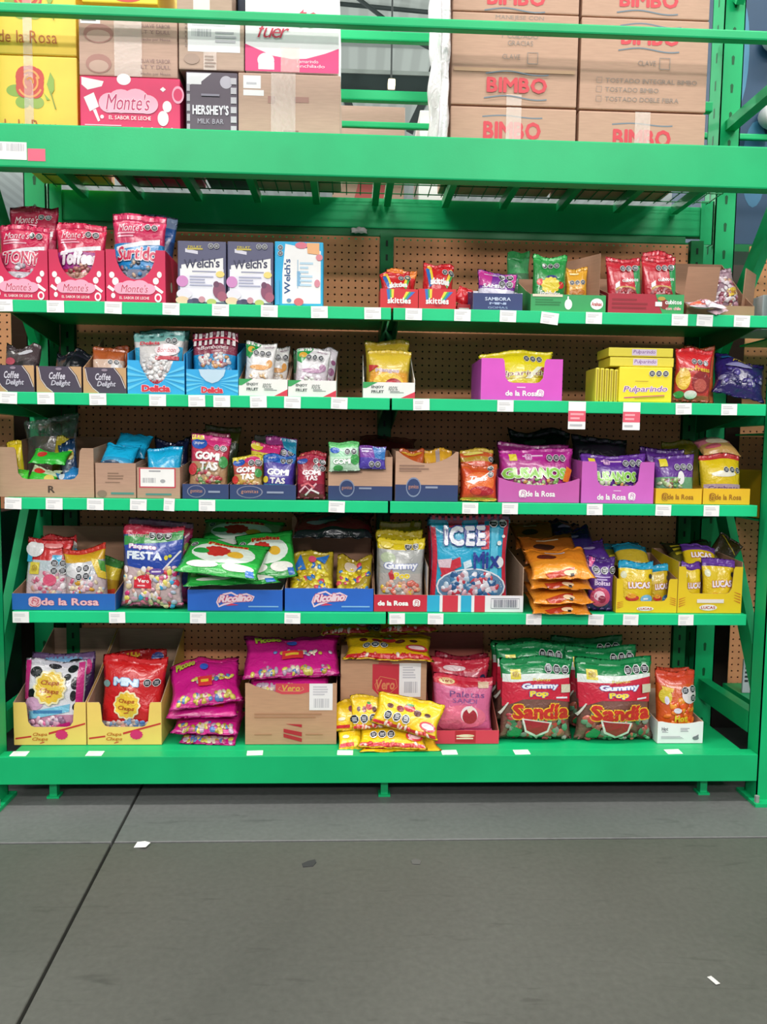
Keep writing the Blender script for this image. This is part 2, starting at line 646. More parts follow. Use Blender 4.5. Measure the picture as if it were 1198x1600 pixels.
def bag(name, label, box, Y, z=None, T=0.05, bands=((0, '#ff0000'),), prints=(), lean=8, yaw=0, roll=0, group=None, sag=0.85,
        seal=(0.05, 0.09), film='film', H=None, W=None, cat='bag', center=False, wrk=1.0, curl=0.0, inner=None, bulge=0.6):
    """A pillow bag: BOX = (x0, x1, ytop, ybottom) pixels in the plane at depth Y; z = the height it stands on."""
    _bag_seed[0] += 1
    seed = _bag_seed[0]
    rnd = random.Random(seed * 7 + 3)
    x0, x1, yt, yb = box
    xm = (x0 + x1) / 2
    top = pt(xm, yt, Y)
    bot = pt(xm, yb, Y) if yb else None
    ym = (yt + (yb or yt)) / 2
    if W is None:
        W = pt(x1, ym, Y).x - pt(x0, ym, Y).x
    if z is None:
        z = bot.z
    xc = top.x
    if not center:
        for tx0, tx1, ty0, ty1, tz in _trays:
            if tx0 < xc < tx1 and ty0 - .01 < Y < ty1 and abs(z - tz) < .035:
                W = min(W, tx1 - tx0 - 0.05 * abs(sin(radians(roll))) - .002)
                h = W / 2 + .025 * abs(sin(radians(roll)))
                xc = min(max(xc, tx0 + h), tx1 - h)
                Y = max(Y, ty0 + T / 2 + .009)
                break
        z += W / 2 * abs(sin(radians(roll)))
    if H is None:
        H = (top.z - z) / cos(radians(lean))
    ph = [rnd.uniform(0, 6.28) for _ in range(8)]
    fr = [rnd.randint(2, 4), rnd.randint(3, 6), rnd.randint(2, 5)]
    sb, st = seal

    def shape(u, v, back):
        vv = min(max((v - sb) / (1 - sb - st), 0), 1)
        p = max(0.0, 1 - abs(2 * vv ** sag - 1) ** 2.2) ** bulge
        pu = max(0.0, 1 - abs(2 * u - 1) ** 2.6) ** 0.65
        y = T / 2 * p * pu
        edge = math.exp(-(1 - v) / 0.16) + math.exp(-v / 0.12) * 0.8
        wr = (sin(2 * pi * fr[0] * u + ph[0]) * 0.6 + sin(2 * pi * fr[1] * u + ph[1]) * 0.4) * edge * 0.004 * wrk
        lowf = noise.noise(Vector((u * W * 14 + seed, v * H * 14, 3.0 if back else 0))) * 0.007 * wrk * p * pu
        bend = curl * max(0.0, v - 0.7) ** 2 + sin(2 * pi * u * 1.0 + ph[2]) * 0.004 * v * wrk
        x = (u - 0.5) * W * (1 - 0.07 * p + 0.012 * sin(9 * v + ph[3]) * wrk)
        zz = H * v + 0.005 * wrk * sin(pi * u * fr[2] / 2 + ph[4]) * (v ** 3)
        if back:
            return Vector((x, y * 0.9 + wr * 0.7 + lowf + bend, zz))
        return Vector((x, -y + wr + lowf + bend, zz))

    off = Vector((0, 0, -H / 2)) if center else Vector((0, 0, 0))
    rows = {0.0, 1.0, sb, 1 - st}
    for b in bands:
        rows.add(min(max(b[0], 0), 1))
    n = 20
    for i in range(n + 1):
        rows.add(round(i / n, 3))
    rows = sorted(rows)
    rows = [r for i, r in enumerate(rows) if i == 0 or r - rows[i - 1] > 0.006]
    nu = 20
    V, F, fm, mats = [], [], [], []
    cols = [M(b[1], b[2] if len(b) > 2 else film) for b in bands]
    for m in cols:
        if m not in mats:
            mats.append(m)

    def band(v):
        k = 0
        for i, b in enumerate(bands):
            if v >= b[0] - 1e-6:
                k = i
        return mats.index(cols[k])
    idx = {}

    def vert(i, j, back):
        if i in (0, nu) or j in (0, len(rows) - 1):
            back = False
        key = (i, j, back)
        if key not in idx:
            p = shape(i / nu, rows[j], back)
            if i in (0, nu) or j in (0, len(rows) - 1):
                q = shape(i / nu, rows[j], True)
                p = (p + q) / 2
            idx[key] = len(V)
            V.append(p + off)
        return idx[key]
    for j in range(len(rows) - 1):
        k = band((rows[j] + rows[j + 1]) / 2)
        for i in range(nu):
            F.append((vert(i, j, 0), vert(i + 1, j, 0), vert(i + 1, j + 1, 0), vert(i, j + 1, 0)))
            F.append((vert(i, j, 1), vert(i, j + 1, 1), vert(i + 1, j + 1, 1), vert(i + 1, j, 1)))
            fm += [k, k]
    o = put(name, V, F, mats, fm=fm, smooth=True, label=label, cat=cat, group=group)

    def f(u, v, lift):
        p = shape(u, v, False)
        e = 0.01
        a = shape(min(u + e, 1), v, False) - shape(max(u - e, 0), v, False)
        b = shape(u, min(v + e, 1), False) - shape(u, max(v - e, 0), False)
        return p + a.cross(b).normalized() * lift + off
    if film == 'clear' and inner:
        decals(o, lambda u, v, l: f(u, v, -0.004 + l * 0), W, H, inner, 'film', True, seed)
    decals(o, f, W, H, prints, 'film', True, seed)
    # crimped strip of the top seal
    ns = 26
    sv, sf = [], []
    for j, v in enumerate((1 - st * 0.75, 1 - st * 0.25)):
        for i in range(ns + 1):
            u = 0.02 + 0.96 * i / ns
            sv.append(f(u, v, 0.0009 + 0.0005 * (i % 2)))
    sf = [(i, i + 1, ns + 2 + i, ns + 1 + i) for i in range(ns)]
    sk = bands[-1]
    put('top_seal', sv, sf, M(sk[1], sk[2] if len(sk) > 2 else film), o)
    base = Vector((xc if not center else pt(xm, ym, Y).x, Y, z if not center else pt(xm, ym, Y).z))
    if not center:
        # stand on the lowest point of the pouch
        base.z += 0.001
    o.matrix_basis = Matrix.Translation(base) @ Matrix.Rotation(radians(yaw), 4, 'Z') @ Matrix.Rotation(radians(-lean), 4, 'X') @ Matrix.Rotation(radians(roll), 4, 'Y')
    return o


# ---------------------------------------------------------------- trays and cartons
def panel(name, pts, t, O, ex, ez, out, inn, parent, prints=(), W=1, H=1, seed=0, film='card'):
    """A board: polygon PTS in metres on the plane O + ex, ez, T thick away from the outer face."""
    n = ex.cross(ez).normalized()              # outward
    k = len(pts)
    V = [O + ex * p[0] + ez * p[1] for p in pts] + [O + ex * p[0] + ez * p[1] - n * t for p in pts]
    F = [tuple(range(k)), tuple(range(k, 2 * k))[::-1]]
    fm = [0, 1]
    for i in range(k):
        j = (i + 1) % k
        F.append((i, k + i, k + j, j))
        fm.append(1)
    o = put(name, V, F, [out, inn], parent, fm=fm)
    if prints:
        decals(o, lambda u, v, l: O + ex * (u * W) + ez * (v * H) + n * l, W, H, prints, film, False, seed)
    return o


def profile(kind, W, H, a=None):
    if kind == 'flat':
        return [(0, 0), (W, 0), (W, H), (0, H)]
    ul, ur, vd = a
    if kind == 'arc':                             # half-round mouth
        mid, ru = (ul + ur) / 2, (ur - ul) / 2
        q = [(W * (mid + ru * cos(t * pi / 14)), H * (1 - (1 - vd) * sin(t * pi / 14))) for t in range(15)]
    elif kind == 'U':                             # straight-sided mouth with round corners
        r = 0.06
        q = [(W * (ur + 0.02), H), (W * ur, H * (1 - 0.06)), (W * (ur - .02), H * (vd + r * 2)), (W * (ur - r), H * (vd + r * .4)), (W * (ur - r * 1.8), H * vd),
             (W * (ul + r * 1.8), H * vd), (W * (ul + r), H * (vd + r * .4)), (W * (ul + .02), H * (vd + r * 2)), (W * ul, H * (1 - 0.06)), (W * (ul - 0.02), H)]
    else:                                         # 'dip': a shallow sweep
        q = [(W * (ur + (ul - ur) * t / 12), H * (1 - (1 - vd) * sin(pi * t / 12) ** 0.8)) for t in range(13)]
    return [(0, 0), (W, 0), (W, H)] + q + [(0, H)]


def tray(name, label, box, z, Y, D, out, inn=KRAFT, prof=('flat',), sides=None, back=None, prints=(), side_prints=(), group=None, cat='display tray', yaw=0, W=None, outk='card', innk='kraft', seed=1):
    """An open display tray; its front panel fills BOX = (x0, x1, ytop) pixels at depth Y on height z. SIDES = (front, back) heights as
    fractions of the front height, BACK = the back board's height likewise."""
    x0, x1, yt = box
    xm = (x0 + x1) / 2
    p = pt(xm, yt, Y)
    H = p.z - z
    a, b = pt(x0, (yt + 15), Y).x, pt(x1, (yt + 15), Y).x
    if W is None:
        W = b - a
    t = 0.0028
    root = empty(name, (0, 0, 0), label=label, cat=cat, group=group)
    mo, mi = M(out, outk), M(inn, innk)
    X, Z = Vector((1, 0, 0)), Vector((0, 0, 1))
    Yv = Vector((0, 1, 0))
    O = Vector((-W / 2, 0, 0))
    panel('front_panel', profile(prof[0], W, H, prof[1] if len(prof) > 1 else None), t, O, X, Z, mo, mi, root, prints, W, H, seed)
    s = sides or (1, 1)
    sp = [(0, 0), (D, 0), (D, H * s[1]), (D * 0.35, H * (s[0] + (s[1] - s[0]) * 0.3)), (0, H * s[0])]
    panel('side_panel', sp, t, Vector((W / 2, t, 0)), Yv, Z, mo, mi, root, side_prints, D, H, seed)
    sp2 = [(D - q[0], q[1]) for q in sp][::-1]
    panel('side_panel', sp2, t, Vector((-W / 2, D + t, 0)), -Yv, Z, mo, mi, root)
    hb = H * (back if back else s[1])
    panel('back_panel', [(0, 0), (W - 2 * t, 0), (W - 2 * t, hb), (0, hb)], t, Vector((W / 2 - t, D + t, 0)), -X, Z, mo, mi, root)
    panel('bottom_panel', [(0, 0), (W - 2 * t, 0), (W - 2 * t, D - t), (0, D - t)], t, Vector((-W / 2 + t, D, 0.0)), X, -Yv, mo, mi, root)
    _trays.append(((a + b) / 2 - W / 2 + .006, (a + b) / 2 + W / 2 - .006, Y + .003, Y + D - .004, z))
    root.matrix_basis = Matrix.Translation(Vector(((a + b) / 2, Y, z + 0.0012 + t * 0))) @ Matrix.Rotation(radians(yaw), 4, 'Z')
    return root


def carton(name, label, box, Y, D, colr, z=None, prints=(), group=None, kind='card', tape=None, H=None, W=None, x=None, side_prints=(), cat='box', yaw=0, seed=2, flaps=True):
    """A closed carton whose front fills BOX pixels at depth Y (z given: its base height)."""
    x0, x1, yt, yb = box
    xm = (x0 + x1) / 2
    if H is None:
        H = pt(xm, yt, Y).z - (z if z is not None else pt(xm, yb, Y).z)
    if z is None:
        z = pt(xm, yb, Y).z
    ym = (yt + (yb if yb else yt)) / 2
    a, b = (pt(x0, ym, Y).x, pt(x1, ym, Y).x) if x is None else x
    W = b - a
    o = MB().box(-W / 2, 0, 0, W / 2, D, H, min(0.004, H * .1)).build(name, M(colr, kind), label=label, cat=cat, group=group)
    X, Z = Vector((1, 0, 0)), Vector((0, 0, 1))
    O = Vector((-W / 2, 0, 0))
    f = lambda u, v, l: O + X * (u * W) + Z * (v * H) + Vector((0, -l, 0))
    decals(o, f, W, H, prints, 'card', False, seed)
    if flaps:                                            # the two top flaps, slightly proud, with a gap between them
        for y0, y1 in ((0.006, D / 2 - .001), (D / 2 + .001, D - .006)):
            MB().box(-W / 2 + .006, y0, H - .0005, W / 2 - .006, y1, H + .0014).build('flap', M(colr, kind), o)
    if tape:
        u0, u1, v0, v1 = tape
        m = MB()
        m.box(-W / 2 + u0 * W, -.0022, H * v0, -W / 2 + u1 * W, -.0014, H * v1)
        m.build('tape', M('#f3e6dc', 'tape'), o)
    o.matrix_basis = Matrix.Translation(Vector(((a + b) / 2, Y, z + 0.001))) @ Matrix.Rotation(radians(yaw), 4, 'Z')
    return o


def row(n):
    return [((i - (n - 1) / 2), 0) for i in range(n)]


GRID4 = [(-.5, .5), (.5, .5), (-.5, -.5), (.5, -.5)]

# ================================================================ the hall
CONC, CONC2 = '#585853', '#696a69'
floor = put('floor', [(-9, -9, -0.02), (9, -9, -0.02), (9, 14, -0.02), (-9, 14, -0.02)], [(0, 1, 2, 3)], M('#2b2a29', 'card'), kind='structure')


def slab(p, h=0.0, c=CONC):
    """One cast slab: top at h, arris chamfered towards the joints."""
    k = len(p)
    cx = sum(q[0] for q in p) / k
    cy = sum(q[1] for q in p) / k
    V = []
    for (ins, z) in ((0.0042, -0.019), (0.0042, h - 0.002), (0.006, h)):
        for x, y in p:
            V.append((x - ins * (1 if x > cx else -1), y - ins * (1 if y > cy else -1), z))
    F = []
    for r in (0, 1):
        F += [(r * k + i, r * k + (i + 1) % k, r * k + k + (i + 1) % k, r * k + k + i) for i in range(k)]
    F.append(tuple(range(2 * k, 3 * k)))
    put('slab', V, F, M(c, 'concrete'), floor)


def jx(y):                                   # the joint across the aisle runs a little askew
    return -0.8175 - (y + 0.24) * 0.0420


YJ, Y0, Y1 = -0.2355, -5.0, 4.4
slab([(jx(Y0), Y0), (3.6, Y0), (3.6, YJ), (jx(YJ), YJ)])
slab([(-5.2, Y0), (jx(Y0), Y0), (jx(YJ), YJ), (-5.2, YJ)])
slab([(jx(YJ), YJ), (3.6, YJ), (3.6, Y1), (jx(Y1), Y1)], 0, CONC2)
slab([(-5.2, YJ), (jx(YJ), YJ), (jx(Y1), Y1), (-5.2, Y1)], 0, CONC2)
slab([(3.6, Y0), (9, Y0), (9, YJ), (3.6, YJ)])
slab([(3.6, YJ), (9, YJ), (9, Y1), (3.6, Y1)])
slab([(-5.2, Y1), (3.6, Y1), (3.6, 14), (-5.2, 14)])

# roof: pale sheeting on dark steel
roof = put('ceiling', [(-16, -9, 7.4), (-16, 30, 7.4), (16, 30, 7.4), (16, -9, 7.4)], [(0, 1, 2, 3)], M('#c4cdc4', 'roof'), kind='structure')
for y in (2.0, 6.2, 7.9, 9.6):
    MB().box(-14, y, 7.2, 14, y + .12, 7.4).build('purlin', M('#9aa39c', 'paint'), roof)
gz0, gz1 = pt(600, 143, 8.0).z, pt(600, 117, 8.0).z
MB().box(-14, 8.0, gz0, 14, 8.25, gz1).build('girder', M('#2c3836', 'paint'), roof)
MB().box(-14, 7.98, gz1, 14, 8.27, gz1 + .05).build('girder_flange', M('#9aa39c', 'paint'), roof)
a, b_ = pt(677, 165, 8.1), pt(684, 60, 8.1)
MB().bar(a, b_, .14, .1).build('truss_web', M('#343d3c', 'paint'), roof)
MB().bar(pt(668, 140, 8.15), pt(690, 60, 8.15), .1, .1).build('truss_web', M('#343d3c', 'paint'), roof)
MB().bar(pt(542, 158, 8.15), pt(556, 200, 8.15), .12, .1).build('truss_web', M('#343d3c', 'paint'), roof)
MB().bar(pt(640, 205, 8.15), pt(664, 155, 8.15), .12, .1).build('truss_web', M('#343d3c', 'paint'), roof)
for p0, p1, r in (((520, 5, 8.8), (700, 22, 8.8), .03), ((552, -8, 8.6), (600, 29, 8.6), .03), ((640, 60, 8.4), (672, 76, 8.4), .025)):
    MB().tube(pt(*p0), pt(*p1), r).build('tie_rod', M('#3a4442', 'paint'), roof)
wl = put('wall_back', [(-16, 30, 0), (16, 30, 0), (16, 30, 7.4), (-16, 30, 7.4)], [(0, 1, 2, 3)], M('#a9b0a8', 'roof'), kind='structure')
p = pt(612, 128, 7.7)
lo = empty('ceiling_lamp', p, label='small square lamp glowing under the dark roof girder', cat='lamp')
MB().box(-.045, 0, -.045, .045, .12, .045, .015).build('lamp_glass', M('#fff2c8', 'glow'), lo)
MB().box(-.05, .12, -.05, .05, .2, .05).build('lamp_housing', M('#555a58', 'paint'), lo)
MB().tube((0, .16, .08), (0, .16, 7.2 - p.z), .012).build('lamp_rod', M('#555a58', 'paint'), lo)

# ================================================================ pallet rack
G = M(GREEN, 'paint')
GD = M('#12733f', 'paint')
DARK = M('#0c2216', 'paint')
STEEL = M('#8d948f', 'paint')


def post(x, y, z1, parent, face, w=0.08, d=0.075, rear=False):
    """A roll-formed upright: a channel whose front and side faces carry the teardrop slots."""
    m = MB()
    s = 1 if face > 0 else -1
    m.box(x, y, 0.012, x + s * w, y + .004, z1)
    m.box(x, y, 0.012, x + s * .004, y + d, z1)
    m.box(x + s * w - s * .004, y, 0.012, x + s * w, y + d, z1)
    m.box(x, y + d - .004, 0.012, x + s * .022, y + d, z1)
    m.box(x + s * w - s * .022, y + d - .004, 0.012, x + s * w, y + d, z1)
    o = m.build('post', G, parent)
    sl = MB()
    z = 0.10
    while z < z1 - .05:
        for u in ((.5,) if rear else (.72,)):
            cx = x + s * w * u
            sl.add([(cx - .004, y - .0006, z - .016), (cx + .004, y - .0006, z - .016), (cx + .006, y - .0006, z + .012), (cx, y - .0006, z + .018), (cx - .006, y - .0006, z + .012)], [(0, 1, 2, 3, 4)])
        cy = y + d * .5
        xx = x - s * .0006
        if rear:
            sl.add([(xx, cy - .005, z + .03 - .018), (xx, cy + .005, z + .03 - .018), (xx, cy + .005, z + .03 + .018), (xx, cy - .005, z + .03 + .018)], [(0, 1, 2, 3)])
        z += 0.1016
    sl.build('slot', M('#0d5a32', 'paint'), o, kind='stuff')
    MB().box(x - s * .02, y - .035, 0, x + s * (w + .02), y + d + .02, .012).build('foot_plate', G, parent)
    for dx, dy in ((-.008, -.02), (w + .008, -.02)):
        MB().tube((x + s * dx, y + dy, .012), (x + s * dx, y + dy, .034), .008, 6).build('anchor_bolt', STEEL, parent)
    return o


def upright(s, label):
    r = empty('upright_frame', label=label, cat='rack frame')
    x = s * 1.25
    post(x, -0.005, 3.4, r, s)
    post(x, 0.50, 3.4, r, s, d=.1, rear=True)
    xc = x + s * .042
    for a, b in (((.06, .32), (.50, 1.13)), ((.06, 2.09), (.50, 1.56)), ((.06, 3.3), (.50, 2.85))):
        MB().bar((xc, a[0], a[1]), (xc, b[0], b[1]), .075, .03, up=(1, 0, 0)).build('brace', G, r)
    MB().box(xc - .02, .07, .20, xc + .02, .50, .275).build('brace', G, r)
    MB().box(xc - .02, .07, 2.385, xc + .02, .50, 2.42).build('brace', G, r)
    MB().box(xc - .02, .07, 1.27, xc + .02, .50, 1.31).build('brace', G, r)
    return r


upright(1, 'green steel upright frame of two slotted posts and braces, right end of the candy rack')
upright(-1, 'green steel upright frame of two slotted posts and braces, left end of the candy rack')


def beam(name, label, x0, x1, y0, y1, z0, z1, mat=G, plates=True, cat='rack beam', bev=.005):
    r = MB().box(x0, y0, z0, x1, y1, z1, bev).build(name, mat, label=label, cat=cat)
    if plates:
        for x, s in ((x0, 1), (x1, -1)):
            m = MB().box(x + s * .001, y0 - .006, z0 - .03, x + s * .05, y0, z1 + .02)
            m.box(x + s * .001, y0 - .006, z0 - .03, x + s * .006, y1, z1 + .02)
            m.build('end_plate', mat, r)
    return r


tb = beam('rack_beam', 'wide pale green front beam above the top candy shelf', -1.222, 1.222, -.056, -.006, 1.988, 2.1146, plates=False)
# the beam, like the safety bar, runs on past the posts into the next bays
for x0, x1 in ((-3.7, -1.2215), (1.2215, 3.7)):
    MB().box(x0, -.056, 1.988, x1, -.006, 2.1146, .005).build('beam_extension', G, tb)
a, b = pt(-30, 221, -.0565), pt(42, 250, -.0565)
st = put('sticker', [(a.x, -.0567, b.z + .001), (b.x, -.0567, b.z), (b.x, -.0567, a.z + .001), (a.x, -.0567, a.z + .002)], [(0, 1, 2, 3)], M(WHITE, 'paper'), tb)
decals(st, lambda u, v, l: Vector((a.x + (b.x - a.x) * u, -.0568 - l, b.z + (a.z - b.z) * v)), b.x - a.x, a.z - b.z,
       [('bar', '#b9b9bd', .56, .5, .97, .95, 16), ('bar', '#b9b9bd', .1, .5, .48, .95, 14)], 'card', False)
a, b = pt(43, 232, -.0565), pt(71, 252, -.0565)
put('sticker', [(a.x, -.0567, b.z), (b.x, -.0567, b.z), (b.x, -.0567, a.z), (a.x, -.0567, a.z)], [(0, 1, 2, 3)], M('#f2647c', 'paper'), tb)
beam('rack_beam', 'green rear beam behind the deck, over the pegboard', -1.238, 1.238, .49, .53, 1.99, 2.10)
beam('rack_beam', 'narrow dark green rail just under the rear beam', -1.13, 1.13, .475, .50, 1.955, 1.985, GD, False)
bar1 = beam('safety_bar', 'slim green safety bar across the front of the stacked cartons', -1.222, 1.222, -.036, -.006, pt(600, 40.5, -.036).z, pt(600, 25, -.036).z, plates=False, cat='rail')
for x0, x1 in ((-3.7, -1.2215), (1.2215, 3.7)):
    MB().box(x0, -.036, pt(600, 40.5, -.036).z, x1, -.006, pt(600, 25, -.036).z, .003).build('bar_extension', G, bar1)
beam('safety_bar', 'slim green safety bar behind the cartons, seen through the gap', -1.222, 1.222, .50, .53, 2.453, 2.49, plates=False, cat='rail')
beam('safety_bar', 'thinnest and lowest green bar crossing the gap between cartons', -1.4, 1.6, .78, .80, 2.468, 2.492, plates=False, cat='rail')
beam('rack_beam', 'bright green bar just under the front safety bar, high in the gap', -1.2, 1.2, .55, .58, pt(600, 63, .55).z, pt(600, 48, .55).z, plates=False)
bb = beam('rack_beam', 'green base beam along the floor under the lowest shelf', -1.2495, 1.2495, -.004, .046, .075, .1665, plates=False, bev=.0015)

# base deck of sheet steel, a tongue of folded edge, and the stub legs below
dk = MB().box(-1.215, .047, .150, 1.215, .50, .1665, .003).build('base_deck', G, label='green sheet steel base deck carrying the lowest row of bags', cat='shelf')
for x in (-1.1, 0, 1.1):
    lg = MB().box(x - .012, .06, 0.006, x + .012, .085, .152)
    lg.build('leg', G, dk)
    MB().box(x - .02, .055, 0, x + .02, .095, .007).build('foot', G, dk)
b2 = beam('rack_beam', 'rear base beam in the shadow below the base deck', -1.2, 1.2, .46, .495, .06, .149, GD, False)

# wire deck on cross bars
wd = empty('wire_deck', label='green wire mesh deck on cross bars holding the upper cartons', cat='rack deck')
for x in (-1.10, -.90, -.69, -.475, -.26, -.045, .0, .215, .43, .645, .86, 1.08):
    MB().box(x - .012, -.005, 2.066, x + .012, .478, 2.098).build('cross_bar', G, wd)
w = MB()
for i in range(49):
    x = -1.2 + i * .05
    w.tube((x, .03, 2.1045), (x, .475, 2.1045), .0022, 5)
for j in range(5):
    w.tube((-1.2, .04 + j * .1, 2.1005), (1.2, .04 + j * .1, 2.1005), .0022, 5)
w.build('wire_mesh', GD, wd, kind='stuff')

# pegboard back with its slotted gondola posts
for (x0, x1, lab) in ((-1.135, -.026, 'brown perforated pegboard behind the left half of the shelves'), (.026, 1.135, 'brown perforated pegboard behind the right half of the shelves')):
    MB().box(x0, .462, .17, x1, .4655, 1.952).build('pegboard', M('#e0966a', 'pegboard'), label=lab, cat='pegboard')
for (x0, x1, lab) in ((1.37, 2.5, 'brown pegboard of the neighbouring bay beyond the right posts'), (-2.5, -1.37, 'brown pegboard of the neighbouring bay beyond the left posts')):
    MB().box(x0, .462, .17, x1, .4655, 1.952).build('pegboard', M('#e0966a', 'pegboard'), label=lab, cat='pegboard')
for (x0, x1, lab) in ((-1.138, -.03, 'added dark sheet behind the left pegboard that keeps its holes dark'), (.03, 1.138, 'added dark sheet behind the right pegboard that keeps its holes dark')):
    MB().box(x0, .484, .17, x1, .4875, 1.94).build('pegboard', M('#4a3020', 'card'), label=lab, cat='pegboard')  # plain dark sheets added to stop light showing through the peg holes
for x, lab in ((0, 'slotted green gondola post between the two pegboards'), (-1.165, 'dark slotted gondola post at the left pegboard edge'), (1.165, 'dark slotted gondola post at the right pegboard edge')):
    g = MB().box(x - .024, .452, .17, x + .024, .48, 1.965).build('gondola_post', GD, label=lab, cat='post')
    s = MB()
    z = .25
    while z < 1.94:
        s.add([(x - .004, .4514, z - .011), (x + .004, .4514, z - .011), (x + .004, .4514, z + .011), (x - .004, .4514, z + .011)], [(0, 1, 2, 3)])
        z += .0508
    s.build('slot', DARK, g, kind='stuff')

MB().box(-2.6, .70, .0, 2.6, .705, 1.94).build('blocker_board', M('#2f2418', 'card'), label='added dark board past the rear posts that keeps the bay behind dark', cat='board')  # added board, blocks the brightly lit floor behind the rack
# ---------------------------------------------------------------- shelves
SZ = {1: 1.6126, 2: 1.3317, 3: 1.0019, 4: .6297, 0: .1672}
SY = {1: 0.004, 2: 0.006, 3: 0.027, 4: 0.060}
NAMES = {1: 'top', 2: 'second', 3: 'third', 4: 'fourth'}


def price_tag(shelf, px, n, w=.052, h=.036, tilt=0, drop=0, yaw=0):
    """A card in the shelf edge."""
    y = SY[n]
    c = pt(px, {1: 485, 2: 625, 3: 790, 4: 965}[n], y).x
    z = SZ[n] - .0185 - drop
    o = MB().box(-w / 2, -.0012, -h / 2, w / 2, 0, h / 2).build('price_tag', M(WHITE, 'paper'), shelf)
    sl = [('ml', '#d6d6d6', .1, .55, .9, .85, 2), ('r', '#dedede', .12, .15, .5, .42)]
    decals(o, lambda u, v, l: Vector(((u - .5) * w, -.0012 - l, (v - .5) * h)), w, h, sl, 'card', False, px)
    o.location = (c, y - .0062, z)
    o.rotation_euler = (0, radians(tilt), radians(yaw))
    return o


shelves = {}
for n in (1, 2, 3, 4):
    for side, (x0, x1) in (('left', (-1.2165, -.0035)), ('right', (.0035, 1.2165))):
        if n == 1 and side == 'right':
            zz = SZ[n]
        y0, z = SY[n], SZ[n]
        s = empty('gondola_shelf', label=f'green metal {NAMES[n]} shelf of the {side} half with white price tags', cat='shelf', group='candy shelves')
        MB().box(x0, y0 - .001, z - .0035, x1, .452, z).build('shelf_board', G, s)
        MB().box(x0, y0 - .005, z - .037, x1, y0, z + .0005, .002).build('shelf_lip', M('#1cc682', 'paint'), s)
        MB().box(x0, y0, z - .037, x1, y0 + .02, z - .034).build('lip_return', GD, s)
        for xx in (x0 + .02, x1 - .024):
            V = [(xx + d, q[0], q[1]) for d in (0, .004) for q in ((y0 + .02, z - .004), (y0 + .02, z - .03), (.452, z - .085), (.452, z - .004))]
            put('bracket', V, [(0, 1, 2, 3), (7, 6, 5, 4), (0, 4, 5, 1), (1, 5, 6, 2), (2, 6, 7, 3), (3, 7, 4, 0)], GD, s)
        shelves[n, side] = s
TAGS = {(1, 'left'): (8, 88, 178, 268, 345, 421, 499, 582), (1, 'right'): (646, 722, 793, 927, 1061, 1100, 1158),
        (2, 'left'): (15, 73, 154, 247, 308, 347, 404, 457, 530), (2, 'right'): (658, 789, 1067, 1138),
        (3, 'left'): (22, 86, 150, 217, 324, 526), (3, 'right'): (734, 796, 928, 1035, 1110),
        (4, 'left'): (34, 184, 310, 457), (4, 'right'): (620, 680, 833, 930, 984, 1070)}
for (n, side), xs in TAGS.items():
    for px in xs:
        price_tag(shelves[n, side], px, n, tilt=random.Random(px).uniform(-2, 2))
price_tag(shelves[1, 'right'], 858, 1, .056, .036, 6, .004)
t = price_tag(shelves[3, 'left'], 265, 3, .034, .04, 3, -.001)
for px in (900, 985):                                   # two pink sale tags hang below the second shelf
    s = shelves[2, 'right']
    w, h = .056, .088
    c = pt(px, 652, SY[2]).x
    o = MB().box(-w / 2, -.0012, -h / 2, w / 2, 0, h / 2).build('sale_tag', M(WHITE, 'paper'), s)
    o['label'] = 'white and pink sale tag hanging down'
    decals(o, lambda u, v, l: Vector(((u - .5) * w, -.0012 - l, (v - .5) * h)), w, h, [('r', '#e4586c', .0, .28, 1, .66), ('ml', '#f4a5ad', .12, .32, .9, .62, 2), ('ml', '#bbbbbf', .1, .08, .9, .22, 1)], 'card', False, px)
    o.location = (c, SY[2] - .0064, SZ[2] - .045)
# tags lying on the base beam
for px in (30, 148, 398, 539, 702, 815, 1052):
    w, h = .052, .034
    c = pt(px, 1177, .02)
    o = MB().box(-w / 2, -h / 2, 0, w / 2, h / 2, .001).build('price_tag', M(WHITE, 'paper'), bb)
    decals(o, lambda u, v, l: Vector(((u - .5) * w, (v - .5) * h, .001 + l)), w, h, [('ml', '#d6d6d6', .1, .5, .9, .85, 2), ('r', '#dedede', .12, .15, .5, .42)], 'card', False, px)
    o.location = (c.x, .022, .1668)
    o.rotation_euler = (radians(4), 0, radians(random.Random(px).uniform(-4, 4)))

# neighbouring bays (just their near ends show)
nb = empty('gondola_shelf', label='green base shelf of the neighbouring bay beyond the right post', cat='shelf')
zn = pt(1130, 1066, .46).z
MB().box(1.345, .0, zn - .05, 2.4, .45, zn).build('shelf_board', G, nb)
nb = empty('gondola_shelf', label='green shelf of the neighbouring bay under a yellow carton', cat='shelf')
MB().box(1.345, .04, .93, 2.4, .45, .936).build('shelf_board', G, nb)
MB().box(1.345, .035, .90, 2.4, .04, .937).build('shelf_lip', G, nb)
nb = empty('gondola_shelf', label='green shelf in the neighbouring bay, right of the chewy sweets', cat='shelf')
MB().box(1.345, .04, 1.24, 2.4, .45, 1.246).build('shelf_board', G, nb)
MB().box(1.345, .035, 1.21, 2.4, .04, 1.247).build('shelf_lip', G, nb)
nb = empty('gondola_shelf', label='green top shelf of the neighbouring right bay', cat='shelf')
MB().box(1.345, .04, 1.575, 2.4, .45, 1.581).build('shelf_board', G, nb)
MB().box(1.345, .035, 1.545, 2.4, .04, 1.582).build('shelf_lip', G, nb)
nb = empty('gondola_shelf', label='green shelf of the neighbouring bay beyond the left post', cat='shelf')
MB().box(-2.4, .04, 1.30, -1.345, .45, 1.306).build('shelf_board', G, nb)
MB().box(-2.4, .04, .60, -1.345, .45, .606).build('shelf_board', G, nb)

